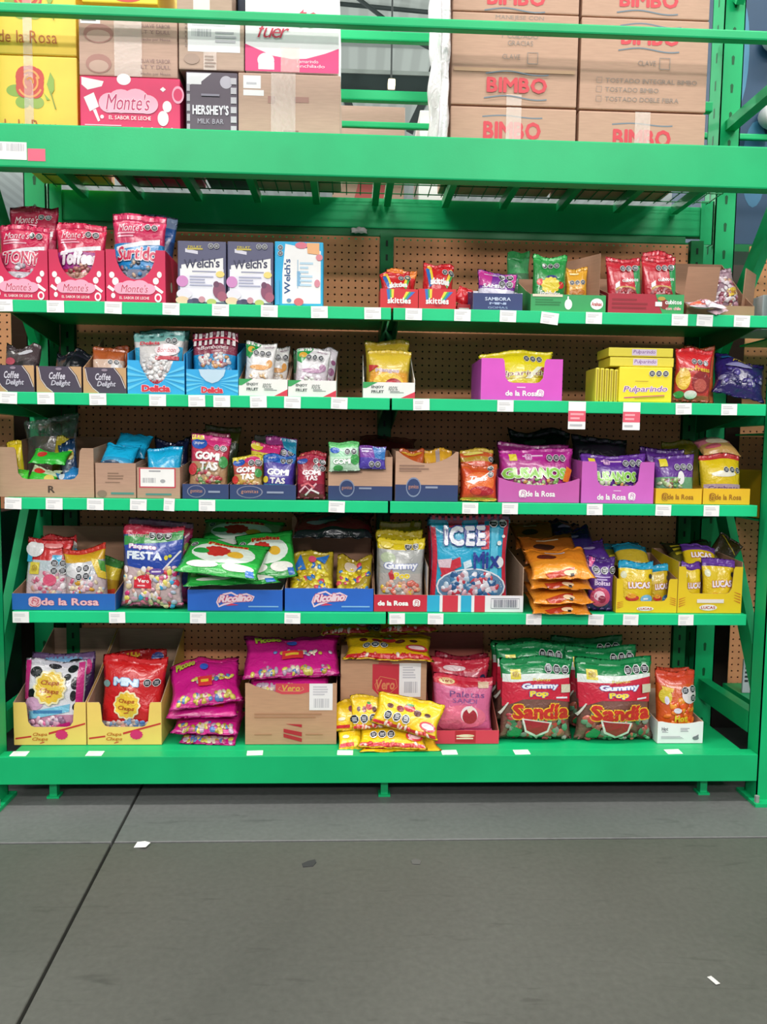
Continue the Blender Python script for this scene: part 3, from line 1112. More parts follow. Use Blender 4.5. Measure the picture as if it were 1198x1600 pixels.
# scraps on the floor
def scrap(name, label, x, y, pts, c, cat):
    k = len(pts)
    V = [(x + p[0], y + p[1], .0008 + p[2]) for p in pts] + [(x + p[0], y + p[1], .0018 + p[2]) for p in pts]
    F = [tuple(range(k))[::-1], tuple(range(k, 2 * k))] + [(i, (i + 1) % k, k + (i + 1) % k, k + i) for i in range(k)]
    put(name, V, F, M(c, 'paper'), label=label, cat=cat)


scrap('paper_scrap', 'white torn paper scrap on the concrete beside the joint', -.726, -.254, [(-.02, -.014, 0), (.016, -.02, .004), (.024, .002, .006), (.004, .018, .002), (-.016, .01, .004)], '#f3f1ee', 'paper')
scrap('paper_scrap', 'tiny pale paper strip alone on the near concrete', .694, -.87, [(-.01, .012, 0), (-.002, -.014, .001), (.008, -.012, .002), (.0, .014, .001)], '#d8d6d2', 'paper')
scrap('gum_spot', 'dark trodden gum spot on the concrete floor', -.231, -.365, [(-.016, -.018, 0), (.012, -.014, 0), (.02, .006, 0), (.016, .022, 0), (-.004, .014, 0), (-.02, .0, 0)], '#3a3a3c', 'gum')
scrap('gum_spot', 'faint grey smudge of flattened gum, near the middle of the floor', .072, -.36, [(-.012, -.012, 0), (.01, -.014, 0), (.016, .004, 0), (.0, .016, 0), (-.014, .006, 0)], '#605f5d', 'gum')

# ================================================================ goods
PINK = '#dc1c55'


def rosa(c, u, v, w, h, rose=None, off=0.03, shear=0):
    o = [('t', c, 'de la Rosa', u, v, w, h, {'off': off, 'shear': shear})]
    if rose:
        o.append(('rose', rose[0], rose[1], rose[2], rose[3], (c, rose[4])))
    return o


def cloud(c, u, v, w, h):
    return [('e', c, u - w * .32, v, w * .2, h * .42), ('e', c, u - w * .12, v + h * .08, w * .24, h * .5), ('e', c, u + w * .14, v + h * .12, w * .24, h * .5), ('e', c, u + w * .34, v - h * .02, w * .2, h * .4), ('r', c, u - w * .35, v - h * .4, u + w * .36, v)]


# ---------------------------------------------------------------- top shelf, left
Z, Y = SZ[1], SY[1] + .014
MONTES = [('e', WHITE, .10, .52, .045, .06), ('e', WHITE, .16, .40, .055, .075), ('e', WHITE, .84, .42, .05, .065), ('e', WHITE, .90, .54, .04, .06), ('p', WHITE, [(.78, .30), (.94, .18), (.97, .22), (.83, .34)]), ('e', WHITE, .12, .13, .035, .05), ('p', WHITE, [(.02, .28), (.12, .2), (.15, .25), (.05, .33)]), ('e', WHITE, .7, .33, .025, .035)]
MONTES += cloud('#f7a9c2', .48, .27, .66, .26) + [('t', '#c2154e', "Monte's", .48, .27, .46, .15, {'shear': .25, 'out': '#f9cddb', 'ow': .03}), ('t', WHITE, 'EL SABOR DE LECHE', .48, .09, .5, .05, {}), ('e', WHITE, .88, .1, .06, .085), ('e', PINK, .88, .1, .035, .05)]
trs = []
for (x0, x1), lab in (((-14, 74), 'silver toffees'), ((76, 163), 'brown toffees'), ((165, 258), 'assorted blue sweets')):
    trs.append(tray('display_tray', f'pink patterned display tray with white blobs holding the bag of {lab}', (x0, x1, 391), Z, Y, .26, '#d81a52', '#b81446', ('arc', (.16, .84, .44)), (1, 1), 1, MONTES, [('e', WHITE, .3, .4, .05, .1), ('e', WHITE, .6, .25, .06, .12)], group='pink trays of wrapped toffees'))


def montes(word, fill, c1, cols, seed):
    return [('r', c1, .02, .40, .98, .62), ('p', '#e9e4ea', [(.08, .62), (.92, .72), (.92, .66), (.08, .58)]), ('t', '#f6dbe4', "Monte's", .36, .84, .5, .09, {'shear': .25}), ('ml', '#f1a6bc', .1, .72, .6, .79, 2),
            ('c', cols, .5, .25, .36, .22, 46, .016), ('t', fill, word, .5, .53, .74, .16, {'off': .03, 'out': '#f3e6ea', 'ow': .055, 'arch': .2, 'shear': .1}),
            ('s', .74, .84, .021, row(2))]


b1 = bag('candy_bag', 'pink toffee bag with silver wrapped sweets, far left of the top shelf', (-12, 73, 350, None), Y + .036, Z + .004, .045, [(0, '#cfcad2'), (.36, '#cf1f52')], montes('TONY', '#d41c50', '#e04a76', ['#cfccd6', '#e6e4ea', '#a7a3b0', '#d8b7c4'], 1), 4, group='bags of toffees', sag=.8)
bag('candy_bag', 'pink toffee bag standing higher behind the silver-toffee bag', (-6, 77, 319, None), Y + .10, Z + .03, .04, [(0, '#cfcad2'), (.36, '#b91b48')], montes('TONY', '#d41c50', '#e04a76', ['#cfccd6'], 1)[:4] + [('s', .74, .88, .021, row(2))], 6, group='bags of toffees')
bag('candy_bag', 'pink toffee bag with brown sweets and a purple ribbon panel', (78, 162, 348, None), Y + .036, Z + .004, .045, [(0, '#c99a8a'), (.36, '#d3214f')], montes('Toffees', '#f3e2ee', '#a22a86', ['#b98a74', '#8f5a4e', '#d6a593', '#a86a6a', '#c77f76'], 2), 4, group='bags of toffees', sag=.8)
b3 = bag('candy_bag', 'blue and pink bag of assorted sweets with a sailing word across it', (166, 256, 334, None), Y + .036, Z + .004, .05, [(0, '#8a8fa6'), (.36, '#1f86c8'), (.66, '#cf2a5c')], montes('Surtido', '#d41c50', '#1d8bd0', ['#2c4f74', '#7d8fa0', '#d8b59a', '#b86a7c', '#30353f', '#4a90c8'], 3), 4, group='bags of toffees', sag=.8)
bag('candy_bag', 'dark blue bag tucked behind the assorted sweets, its corner showing', (186, 266, 332, None), Y + .11, Z + .02, .05, [(0, '#1d3f80'), (.7, '#2a5fae'), (.86, '#8fa2c4')], [('e', '#c12a5e', .85, .5, .08, .06), ('e', '#d84a6e', .9, .3, .06, .05), ('c', ['#2c5f9c', '#c03058', '#46689c'], .8, .35, .15, .25, 16, .018)], 6, roll=4, group='bags of toffees')

# cartons of fruit snacks
WEL = [('r', '#ebe9f2', .05, .04, .95, .56), ('p', WHITE, [(.08, .62), (.94, .74), (.94, .54), (.08, .44)]), ('p', '#dcd9e6', [(.16, .88), (.42, .84), (.42, .79), (.16, .82)]), ('t', '#3b3c58', "Welch's", .5, .65, .74, .15, {'slope': .2, 'off': .025}), ('ml', '#9fa0b8', .3, .50, .8, .54, 1), ('t', '#dfc94c', 'FRUIT', .36, .905, .28, .035, {}), ('r', '#c9b64a', .2, .86, .52, .885), ('ml', '#aeb0c8', .25, .28, .75, .46, 4),
       ('e', '#d18ac2', .1, .36, .12, .09), ('e', '#e6e1ea', .14, .16, .16, .08), ('e', '#ecd67c', .88, .48, .09, .05), ('e', '#8a4a66', .86, .22, .13, .13), ('e', '#6d3f5c', .8, .32, .06, .05), ('e', '#a3566e', .92, .13, .1, .08), ('e', '#e8c9a4', .1, .06, .14, .06), ('e', '#3f3c5c', .36, .05, .1, .045), ('e', '#c98f9a', .5, .075, .07, .05), ('e', '#b9c26a', .7, .04, .1, .05), ('e', '#4b486a', .26, .04, .06, .04), ('s', .75, .92, .017, row(2))]
WELB = [('p', WHITE, [(.22, .96), (.95, .86), (.95, .05), (.16, .04), (.16, .5)]), ('t', '#1d4f86', "Welch's", .26, .46, .13, .54, {'rot': 1, 'off': .025}), ('ml', '#7fb4d8', .46, .2, .54, .66, 1), ('r', '#8fb9d4', .47, .28, .485, .72), ('ml', '#bcd9ea', .52, .3, .8, .7, 6), ('e', '#e2748a', .55, .94, .13, .05), ('p', '#f0b27a', [(.66, .98), (.92, .98), (.92, .80), (.68, .82)]), ('e', '#e48a94', .92, .76, .07, .05), ('e', '#d96a70', .5, .07, .1, .06), ('e', '#d88a9a', .88, .36, .06, .06), ('e', '#6a8fb4', .3, .09, .05, .03), ('r', '#3aa6d6', .03, .02, .1, .4), ('s', .12, .9, .017, [(0, 0), (0, -1)])]
w1 = carton('fruit_snack_box', 'grey-violet fruit snack carton beside the pink trays', (277, 353, 377, None), Y, .07, '#5a5a78', Z, WEL, 'fruit snack cartons', flaps=False)
carton('fruit_snack_box', 'grey-violet fruit snack carton touching the turquoise one', (355, 427, 378, None), Y, .07, '#5a5a78', Z, WEL, 'fruit snack cartons', flaps=False)
carton('fruit_snack_box', 'turquoise fruit snack carton lying on its side so its name reads upward', (429, 505, 378, None), Y, .07, '#19aee0', Z, WELB, 'fruit snack cartons', flaps=False)
bag('candy_bag', 'crumpled pale wrapper lying on top of the pegboard rail', (548, 574, 357, 364), .455, None, .012, [(0, '#d9c9d0')], [], 20, H=.02, center=True, cat='wrapper')

# ---------------------------------------------------------------- top shelf, right
SK = [('p', '#2f6fc0', [(.16, .98), (.24, .98), (.26, .5), (.2, .4)]), ('p', '#3fae5a', [(.24, .98), (.29, .98), (.3, .52), (.26, .5)]), ('p', '#f2d43c', [(.29, .98), (.36, .98), (.35, .56), (.3, .52)]), ('p', '#2f6fc0', [(.66, .42), (.72, .46), (.92, .86), (.82, .86)]), ('p', '#3fae5a', [(.62, .45), (.66, .42), (.82, .86), (.76, .86)]), ('p', '#f2d43c', [(.58, .48), (.62, .45), (.76, .86), (.68, .86)]), ('t', WHITE, 'skittles', .5, .4, .62, .3, {'off': .04, 'arch': .2, 'gap': .1}), ('e', '#b01822', .52, .22, .1, .05)]
SKB = [('p', '#2f6fc0', [(.08, .85), (.18, .9), (.3, .48), (.22, .42)]), ('p', '#f2d43c', [(.18, .9), (.26, .9), (.36, .5), (.3, .48)]), ('p', '#f2d43c', [(.7, .5), (.76, .46), (.97, .84), (.9, .88)]), ('p', '#3fae5a', [(.76, .46), (.8, .42), (.98, .74), (.97, .84)]), ('t', WHITE, 'skittles', .55, .56, .62, .16, {'off': .055, 'arch': .15}), ('e', '#f0b23c', .2, .9, .08, .05), ('s', .8, .78, .02, row(2))]
for (x0, x1), lab in (((594, 653), 'left'), ((654, 712), 'right')):
    tray('display_tray', f'small red tray with rainbow stripes, the {lab} one of the pair', (x0, x1, 452), Z, Y, .16, '#d41a26', KRAFT, ('flat',), (1, 1.3), 1.3, SK, group='red rainbow sweet trays')
bag('candy_bag', 'red rainbow sweet bag slumped low in the left red tray', (598, 652, 423, None), Y + .03, Z + .004, .04, [(0, '#cf1823')], SKB, 14, roll=-7, group='red rainbow sweet bags')
bag('candy_bag', 'orange-topped red bag leaning behind the slumped rainbow bag', (598, 646, 419, None), Y + .075, Z + .004, .03, [(0, '#cf1823'), (.8, '#e0792a')], [], 10, roll=6, group='red rainbow sweet bags')
bag('candy_bag', 'red rainbow sweet bag upright in the right red tray', (656, 710, 411, None), Y + .034, Z + .004, .045, [(0, '#cf1823')], SKB, 8, roll=3, group='red rainbow sweet bags')
bag('candy_bag', 'small red sachet poking out beside the right red tray', (700, 727, 440, None), Y + .12, Z + .02, .02, [(0, '#cf1823')], [], 12, roll=30, H=.06)
tray('display_tray', 'low red and white tray between the red and the navy trays', (714, 737, 476), Z, Y + .06, .14, '#c8202c', WHITE, ('flat',), (1, 1), 1, [('r', '#e9e5e2', .1, .2, .8, .6)])
tray('display_tray', 'small navy display tray with pale lettering on the top shelf', (739, 816, 459), Z, Y, .16, '#27386f', '#dcdce6', ('flat',), (1.05, 1.7), 1.7, [('t', '#c7d2ea', 'SAMBORA', .5, .68, .52, .2, {'off': .03}), ('t', '#aebce0', 'MINI', .5, .42, .34, .13, {'off': .03}), ('t', '#9fb0d8', 'GOMAS', .5, .18, .4, .12, {})])
bag('candy_bag', 'purple and magenta bag with black seals in the navy tray', (744, 806, 424, None), Y + .032, Z + .004, .04, [(0, '#d9d5e6'), (.52, '#7a2a9a')], [('p', '#c22a8e', [(.02, .98), (.4, .98), (.3, .55), (.02, .6)]), ('p', '#d03a9a', [(.7, .98), (.98, .98), (.98, .6), (.86, .6)]), ('ml', '#f0d9f0', .15, .86, .6, .94, 2), ('t', '#f4f0fa', 'SAMBO', .4, .58, .6, .1, {'off': .03, 'shear': .2}), ('s', .72, .76, .024, GRID4)], 6, roll=3)

# green and red chilli trays
GT = [('ml', '#157a3c', .06, .35, .42, .75, 3), ('e', WHITE, .5, .45, .05, .3), ('r', WHITE, .485, .6, .505, .9), ('e', WHITE, .88, .5, .085, .32), ('t', '#c02a30', 'Anahuac', .88, .5, .14, .22, {'off': .03}), ('r', '#e8d9c2', .02, .86, .42, 1)]
tray('display_tray', 'green display tray with a chilli badge, brown flap raised at its right', (829, 946, 461), Z, Y, .2, '#2f9d58', KRAFT2, ('flat',), (1.0, 2.4), 2.6, GT)
CH = [('e', '#e23b2e', .2, .5, .1, .06), ('e', '#d3342c', .8, .45, .1, .06), ('e', '#2a2f7a', .52, .58, .16, .05), ('fl', '#f0d83c', .5, .44, .26, .15), ('t', WHITE, 'Enchilados', .5, .3, .6, .09, {'off': .03, 'arch': .3}), ('e', '#d02f2a', .3, .2, .16, .06), ('e', '#d02f2a', .7, .18, .16, .06), ('s', .5, .8, .019, row(3))]
bag('candy_bag', 'bright green chilli sweet bag with a yellow badge, front of the green tray', (831, 886, 398, None), Y + .03, Z + .004, .045, [(0, '#1f8f3e'), (.9, '#35b455')], CH, 5, roll=2)
bag('candy_bag', 'translucent green bag with a floppy top behind the navy tray', (798, 834, 396, None), Y + .235, Z + .004, .05, [(0, '#4c7a55', 'film'), (.7, '#4fae6a')], [('e', '#d8c23c', .45, .28, .2, .06), ('p', '#2d9e50', [(.0, 1), (.9, 1), (.6, .86), (.2, .9)])], 6, roll=-3, curl=-.3)
bag('candy_bag', 'amber yellow bag half sunk in the green tray', (888, 923, 418, None), Y + .05, Z + .004, .035, [(0, '#d99a2b'), (.4, '#e8a92e')], [('s', .5, .66, .017, row(3)), ('ml', '#f5dd9c', .2, .82, .8, .9, 1), ('e', '#c8791e', .5, .45, .36, .06)], 4)
MB().box(-.0014, 0, 0, .0014, .16, .185).build('carton_flap', M(KRAFT2, 'kraft'), label='plain brown cardboard flap standing between the green and the red tray', cat='cardboard').matrix_basis = Matrix.Translation(pt(935, 487, Y + .02) + Vector((0, 0, -.002))) @ Matrix.Rotation(radians(32), 4, 'Z')
RT = [('ml', '#8d1222', .05, .2, .55, .8, 3), ('p', '#2f9d58', [(.72, 0), (1, 0), (1, 1), (.62, 1)]), ('e', '#8a2a24', .74, .5, .06, .26), ('r', WHITE, .62, .4, .71, .62), ('t', WHITE, 'cubitos', .86, .62, .22, .22, {'off': .03}), ('t', '#f6b2b8', 'con chile', .86, .3, .2, .16, {'off': .03}), ('e', '#b8963c', .7, .78, .05, .1)]
tray('display_tray', 'dark red display tray with a green corner on the top shelf', (950, 1068, 460), Z, Y, .2, '#ad1f34', KRAFT2, ('flat',), (1.0, 2.2), 2.4, RT)
CU = [('p', '#2f9d58', [(.86, .06), (.98, .06), (.98, .84), (.74, .84)]), ('t', WHITE, 'cubitos', .66, .58, .5, .07, {'off': .03, 'slope': .2}), ('p', WHITE, [(.2, .5), (.34, .56), (.32, .46), (.2, .42)]), ('e', '#c8a04a', .5, .4, .3, .06), ('e', '#8f1c22', .5, .3, .34, .14), ('c', ['#a22430', '#c23b44', '#8f1a26'], .5, .28, .3, .12, 16, .016), ('s', .62, .78, .019, row(3)), ('ml', '#f6b8bc', .1, .9, .4, .95, 1)]
c1 = bag('candy_bag', 'red and green cubes bag at the left of the red tray', (950, 1005, 401, None), Y + .03, Z + .004, .045, [(0, '#c91f33')], CU, 5, roll=-2, group='red cubes bags')
dup(c1, loc=pt(1031, 470, Y + .036) * 1 + Vector((0, 0, Z + .012 - pt(1031, 470, Y + .036).z)), label='red and green cubes bag standing slightly higher at the right of the red tray')
bag('candy_bag', 'red bag peeking over the right red cubes bag', (1010, 1057, 391, None), Y + .10, Z + .004, .03, [(0, '#c91f33')], [], 6, roll=4, group='red cubes bags')
# open brown carton with raised flaps at the end of the shelf
tr = tray('open_carton', 'open brown carton with raised flaps at the right end of the top shelf', (1072, 1178, 478), Z, Y + .03, .24, KRAFT, KRAFT2, ('flat',), (1, 6), 6, [])
m = MB()
m.box(-.05, -.0014, 0, .05, .0014, .15)
m.build('flap', M(KRAFT2, 'kraft'), tr).matrix_basis = Matrix.Translation((-.055, .05, .02)) @ Matrix.Rotation(radians(-28), 4, 'Z') @ Matrix.Rotation(radians(6), 4, 'Y')
m = MB()
m.box(0, -.0014, 0, .075, .0014, .16)
m.build('flap', M(KRAFT2, 'kraft'), tr).matrix_basis = Matrix.Translation((.09, .045, .014)) @ Matrix.Rotation(radians(38), 4, 'Z') @ Matrix.Rotation(radians(8), 4, 'Y')
WR = ['#d8c4cc', '#c08a9a', '#f1e6ea', '#8a3a4e', '#b58a6e', '#e0d0d6']
bag('candy_bag', 'clear bag of rose and silver sweets with a yellow label in the open brown carton', (1120, 1166, 418, None), Y + .055, Z + .004, .06, [(0, '#9a7a88')], [('c', WR, .5, .42, .42, .38, 70, .017), ('p', '#e7bd3e', [(.5, .5), (.9, .56), (.9, .4), (.5, .34)]), ('t', '#a04a1e', 'Nuez', .7, .45, .26, .09, {'slope': .15})], 10, roll=-10)
bag('candy_bag', 'flat rose and silver wrapper spilling over the shelf edge at the open carton', (1072, 1130, 478, 492), Y - .004, None, .02, [(0, '#d8c2cc')], [('p', '#c8482c', [(.02, .1), (.5, .1), (.45, .5), (.02, .5)]), ('c', WR, .6, .5, .35, .35, 24, .014)], 62, H=.05, center=True, roll=3)
bag('candy_bag', 'small pink twist of foil resting on the end of the top shelf', (1105, 1138, 474, 494), Y - .002, None, .02, [(0, '#e0b9c6')], [], 55, roll=-35, H=.035, center=True)

# ---------------------------------------------------------------- second shelf, left
Z, Y = SZ[2], SY[2] + .014
COF = [('p', '#c39a6b', [(0, .55), (0, 0), (.36, 0), (.2, .2), (.08, .5), (.03, 1), (0, 1)]), ('p', '#c39a6b', [(.74, 1), (.9, .66), (1, .2), (1, 1)]), ('l', '#e3d6cf', [(.05, .95), (.1, .5), (.22, .2), (.36, .02)], .002), ('l', '#e3d6cf', [(.72, .98), (.87, .66), (.98, .2)], .002), ('t', '#cfcad6', 'Coffee', .46, .64, .36, .27, {'shear': .25, 'off': .03}), ('t', '#bdb8c6', 'Delight', .54, .34, .44, .26, {'shear': .25, 'off': .03}), ('e', '#8f7f8f', .5, .9, .07, .05)]
for (x0, x1, yt), lab in (((-12, 53, 571), 'at the left end'), ((57, 127, 573), 'in the middle of its three'), ((130, 197, 575), 'beside the blue tray')):
    tray('display_tray', f'dark aubergine tray with tan corners and script lettering, {lab}', (x0, x1, yt), Z, Y, .2, '#443a4c', KRAFT, ('flat',), (1, 1 if x0 < 100 else 2.5), 1 if x0 < 100 else 1.4, COF, group='aubergine coffee sweet trays')
bag('candy_bag', 'dark glossy bag with a silver patch in the left aubergine tray', (-6, 52, 540, None), Y + .045, Z + .004, .05, [(0, '#3c2f34'), (.6, '#57484c')], [('e', '#c9566a', .2, .62, .16, .08), ('e', '#d8d3dc', .62, .8, .2, .05)], 18, wrk=2)
bag('candy_bag', 'black crinkled bag sunk in the middle aubergine tray', (60, 118, 548, None), Y + .1, Z + .004, .04, [(0, '#17171f'), (.8, '#2a2a36')], [], 22, wrk=2)
bag('candy_bag', 'orange-topped coffee sweet bag in the right aubergine tray', (141, 194, 543, None), Y + .045, Z + .004, .045, [(0, '#b99684'), (.45, '#d9b9a4'), (.72, '#b0582c')], [('e', '#e6e0de', .8, .56, .16, .1), ('s', .7, .66, .018, row(2))], 8)
bag('candy_bag', 'second orange coffee sweet bag just behind the first', (144, 196, 541, None), Y + .1, Z + .004, .035, [(0, '#a8502a')], [], 8)
RAYS = [('p', '#5cc4ea', [(.0, .1 + .22 * i), (.0, .2 + .22 * i), (.34, .42 + .06 * i), (.34, .40 + .06 * i)]) for i in range(4)] + [('p', '#5cc4ea', [(1, .1 + .22 * i), (.66, .40 + .06 * i), (.66, .42 + .06 * i), (1, .2 + .22 * i)]) for i in range(4)]
BL = RAYS + [('t', '#d8283e', 'Delicia', .5, .17, .5, .2, {'off': .055, 'out': '#f2c9d2', 'ow': .055})]
tray('display_tray', 'sky blue rayed tray with a deep mouth, left of its pair', (199, 288, 564), Z, Y, .22, '#25a5de', '#1c87bd', ('dip', (.2, .8, .3)), (1.2, 1.9), 1.9, BL, group='sky blue rayed trays')
tray('display_tray', 'sky blue rayed tray with a pale half disc, right of its pair', (291, 372, 578), Z, Y, .22, '#25a5de', '#1c87bd', ('flat',), (1.6, 2.4), 2.4, RAYS + [('p', '#b9d2e2', [(.24, 1), (.28, .75), (.38, .55), (.5, .46), (.62, .55), (.72, .75), (.76, 1)]), ('t', '#d8283e', 'Delicia', .5, .2, .42, .24, {'off': .055, 'out': '#f2c9d2', 'ow': .055})], group='sky blue rayed trays')
WHT = ['#eceaea', '#d6d2d2', '#f6f2ee', '#c9b8b4']
bag('candy_bag', 'white marshmallow bag with a mint checked top in the left blue tray', (204, 288, 518, None), Y + .036, Z + .004, .05, [(0, '#c9c4c4'), (.12, '#d8d3d0'), (.84, '#7fb9b4')],
    [('r', '#2ea0c8', .02, .1, .12, .74), ('r', '#2ea0c8', .9, .1, .98, .74), ('c', WHT, .46, .36, .32, .22, 60, .016), ('r', '#c42138', .46, .52, .92, .58), ('e', '#f0dfe2', .68, .68, .24, .1), ('t', '#c42138', 'Bombon', .68, .68, .36, .08, {'shear': .2}), ('t', '#d2384c', 'Delicia', .34, .8, .4, .06, {'off': .03}), ('t', '#d2384c', 'Delicia', .5, .18, .4, .06, {'off': .03}), ('r', '#5c9c98', .1, .9, .2, .97), ('r', '#5c9c98', .3, .9, .4, .97), ('r', '#5c9c98', .5, .9, .6, .97), ('r', '#5c9c98', .7, .9, .8, .97), ('s', .76, .82, .018, row(2))], 6, group='marshmallow bags')
bag('candy_bag', 'mint marshmallow bag standing behind the white one', (206, 290, 514, None), Y + .1, Z + .004, .04, [(0, '#c9c4c4'), (.84, '#6fa9a4')], [], 8, group='marshmallow bags')
bag('candy_bag', 'marshmallow bag with a red checked top in the right blue tray', (296, 373, 517, None), Y + .036, Z + .004, .05, [(0, '#2390c8'), (.62, '#8a2f48')],
    [('c', ['#e7dcd8', '#d8a06a', '#c42a4a', '#efe6e2', '#b88a8a'], .5, .52, .34, .12, 40, .017), ('t', '#efe2e4', 'Bombones', .5, .72, .6, .06, {'shear': .2})] + [('r', '#e6dcdc', .04 + .12 * i, .76, .1 + .12 * i, .98) for i in range(8)] + [('r', '#b8324c', .02, .84, .98, .87)], 8, group='marshmallow bags')

VR = [('p', '#2f9e55', [(0, 1), (0, .62), (.06, .62), (.28, 1)]), ('p', '#d8324a', [(1, 0), (1, .42), (.72, 0)]), ('t', '#55605c', 'ENJOY', .28, .68, .24, .2, {'off': .03}), ('t', '#55605c', 'FRUIT', .28, .4, .24, .18, {'off': .03}), ('t', '#55605c', '100%', .58, .62, .18, .26, {'shear': .2}), ('ml', '#8d9491', .52, .32, .8, .48, 2)]
for (x0, x1, yt), lab in (((373, 449, 593), 'beside the blue trays'), ((450, 525, 595), 'next to the empty stretch of shelf')):
    tray('display_tray', f'white tray with a green and a red corner, {lab}', (x0, x1, yt), Z, Y, .2, '#e9e6e2', KRAFT2, ('flat',), (1, 2.6), 3.3, VR, group='white fruit trays')


def enjoy(mid, cols):
    return [('p', '#259a4c', [(.02, .98), (.5, .98), (.16, .66), (.02, .72)]), ('e', '#e0a93c', .2, .84, .12, .06), ('t', '#b58aa6', 'enjoy', .76, .92, .3, .05, {'shear': .2}), ('e', mid, .5, .5, .32, .05), ('e', mid, .82, .58, .1, .08), ('c', cols, .5, .28, .34, .12, 20, .018), ('s', .56, .77, .019, row(3))]


e1 = bag('candy_bag', 'white fruit sweet bag with orange slices, larger one in front of the blue tray pair', (364, 413, 534, None), Y + .036, Z + .004, .045, [(0, '#e6e0dc'), (.5, '#efecea')], enjoy('#e8a55a', ['#e9d8c6', '#efe8e2', '#dcb98a']), 6, roll=3, group='fruit sweet bags')
bag('candy_bag', 'white fruit sweet bag with orange slices, smaller one beside it', (412, 450, 541, None), Y + .095, Z + .004, .04, [(0, '#e6e0dc'), (.5, '#efecea')], enjoy('#e8a55a', ['#e9d8c6', '#efe8e2', '#dcb98a']), 6, roll=2, group='fruit sweet bags')
bag('candy_bag', 'fruit sweet bag with pale violet sweets in the second white tray', (458, 512, 545, None), Y + .036, Z + .004, .045, [(0, '#d6ccd4'), (.55, '#eae6e8')], enjoy('#b487a8', ['#c9b0c4', '#e6dde4', '#b894b0', '#d9e0d6']), 6, roll=4, group='fruit sweet bags')
bag('candy_bag', 'fruit sweet bag edge with violet berries behind the pale violet bag', (492, 527, 543, None), Y + .085, Z + .004, .03, [(0, '#d6ccd4'), (.6, '#dcd4dc')], [('e', '#8f4a78', .8, .5, .14, .08), ('e', '#8f4a78', .7, .3, .14, .08), ('e', '#a05a86', .85, .7, .1, .05)], 8, roll=6, group='fruit sweet bags')
bag('candy_bag', 'dark green fruit bag hidden between the two white trays', (446, 476, 546, None), Y + .1, Z + .004, .03, [(0, '#8d8a84'), (.5, '#3d6a4a')], [], 8)
tray('display_tray', 'white tray with green and red corners standing alone with a yellow bag', (567, 648, 598), Z, Y, .2, '#e9e6e2', '#d9d2c8', ('flat',), (1.2, 3.2), 2.4, VR, group='white fruit trays')
YM = [('p', '#e8a32e', [(.06, .5), (.94, .5), (.94, .28), (.06, .28)]), ('e', '#f0c94a', .5, .28, .36, .2), ('t', '#c9a7b4', 'Mangos', .46, .52, .56, .1, {'off': .03, 'out': '#efe0d2', 'ow': .055}), ('e', '#a3232c', .62, .24, .2, .13), ('e', '#c23a40', .58, .27, .11, .06), ('p', '#c8302c', [(.03, .66), (.26, .62), (.03, .5)])]
bag('candy_bag', 'yellow mango sweet bag with a dark red fruit, alone in its white tray', (572, 641, 547, None), Y + .04, Z + .004, .055, [(0, '#dcae3a'), (.55, '#e3c23c')], YM, 8, roll=2, group='mango bags')
bag('candy_bag', 'plain yellow bag top behind the mango sweet bag', (568, 638, 531, None), Y + .10, Z + .004, .04, [(0, '#d5b534')], [('s', .6, .7, .018, row(3))], 6, group='mango bags')

# ---------------------------------------------------------------- second shelf, right
tray('display_tray', 'magenta-pink tray with a wide mouth and a yellow bag in it', (752, 879, 561), Z, Y, .2, '#d74fc0', '#c7a6b8', ('U', (.28, .78, .42)), (1, 1), 1,
     rosa(WHITE, .5, .17, .4, .13, (.73, .18, .045, .09, '#d74fc0')) + [('ml', '#f3bfe8', .44, .28, .6, .34, 1)], [('r', '#e3d64a', .5, .1, .9, .5)])
PB = [('t', '#8a2f4e', 'Pulparindo', .52, .46, .82, .13, {'shear': .1, 'out': '#f4efc2', 'ow': .055}), ('p', '#c8b01e', [(.2, .38), (.86, .42), (.86, .39), (.2, .35)]), ('p', '#f1eed6', [(.58, .36), (.66, .36), (.86, .62), (.78, .62)]), ('s', .72, .78, .022, row(3)), ('e', '#b02a2e', .88, .56, .06, .05)]
bag('candy_bag', 'yellow tamarind bag with three black seals in the magenta tray', (756, 874, 548, None), Y + .045, Z + .004, .06, [(0, '#e3ce1c'), (.5, '#ecd91e')], PB, 12, roll=-3)
PUL = [('t', '#7a3f8c', 'Pulparindo', .5, .36, .82, .2, {'shear': .15, 'slope': .12, 'out': '#f3dcec', 'ow': .055}), ('p', '#d24a8c', [(.1, .14), (.86, .22), (.86, .19), (.1, .11)]), ('p', '#b8a31c', [(.3, .14), (.86, .2), (.86, .16), (.3, .1)]), ('ml', '#caa93c', .3, .58, .55, .62, 1), ('s', .74, .82, .021, row(3))]
carton('candy_box', 'yellow tamarind carton facing front under the two flat ones', (968, 1051, 574, None), Y, .09, '#efdc2c', Z, PUL, 'yellow tamarind cartons', flaps=False)
zt = pt(1000, 574, Y).z + .0015
for i, (yt, yb) in enumerate(((559, 573.4), (544, 558.4))):
    carton('candy_box', ('flat yellow tamarind carton directly on the front-facing one', 'topmost flat yellow tamarind carton of the stack')[i], (951 + (1 - i) * 2, 1053 - i, yt, None), Y + .004, .12, '#e8d640', zt, [('r', '#d9c7dd', .36, .15, .74, .85), ('t', '#7a3f8c', 'Pulparindo', .55, .5, .34, .5, {'shear': .15})], 'yellow tamarind cartons', flaps=False)
    zt = pt(1000, yt, Y).z + .0025
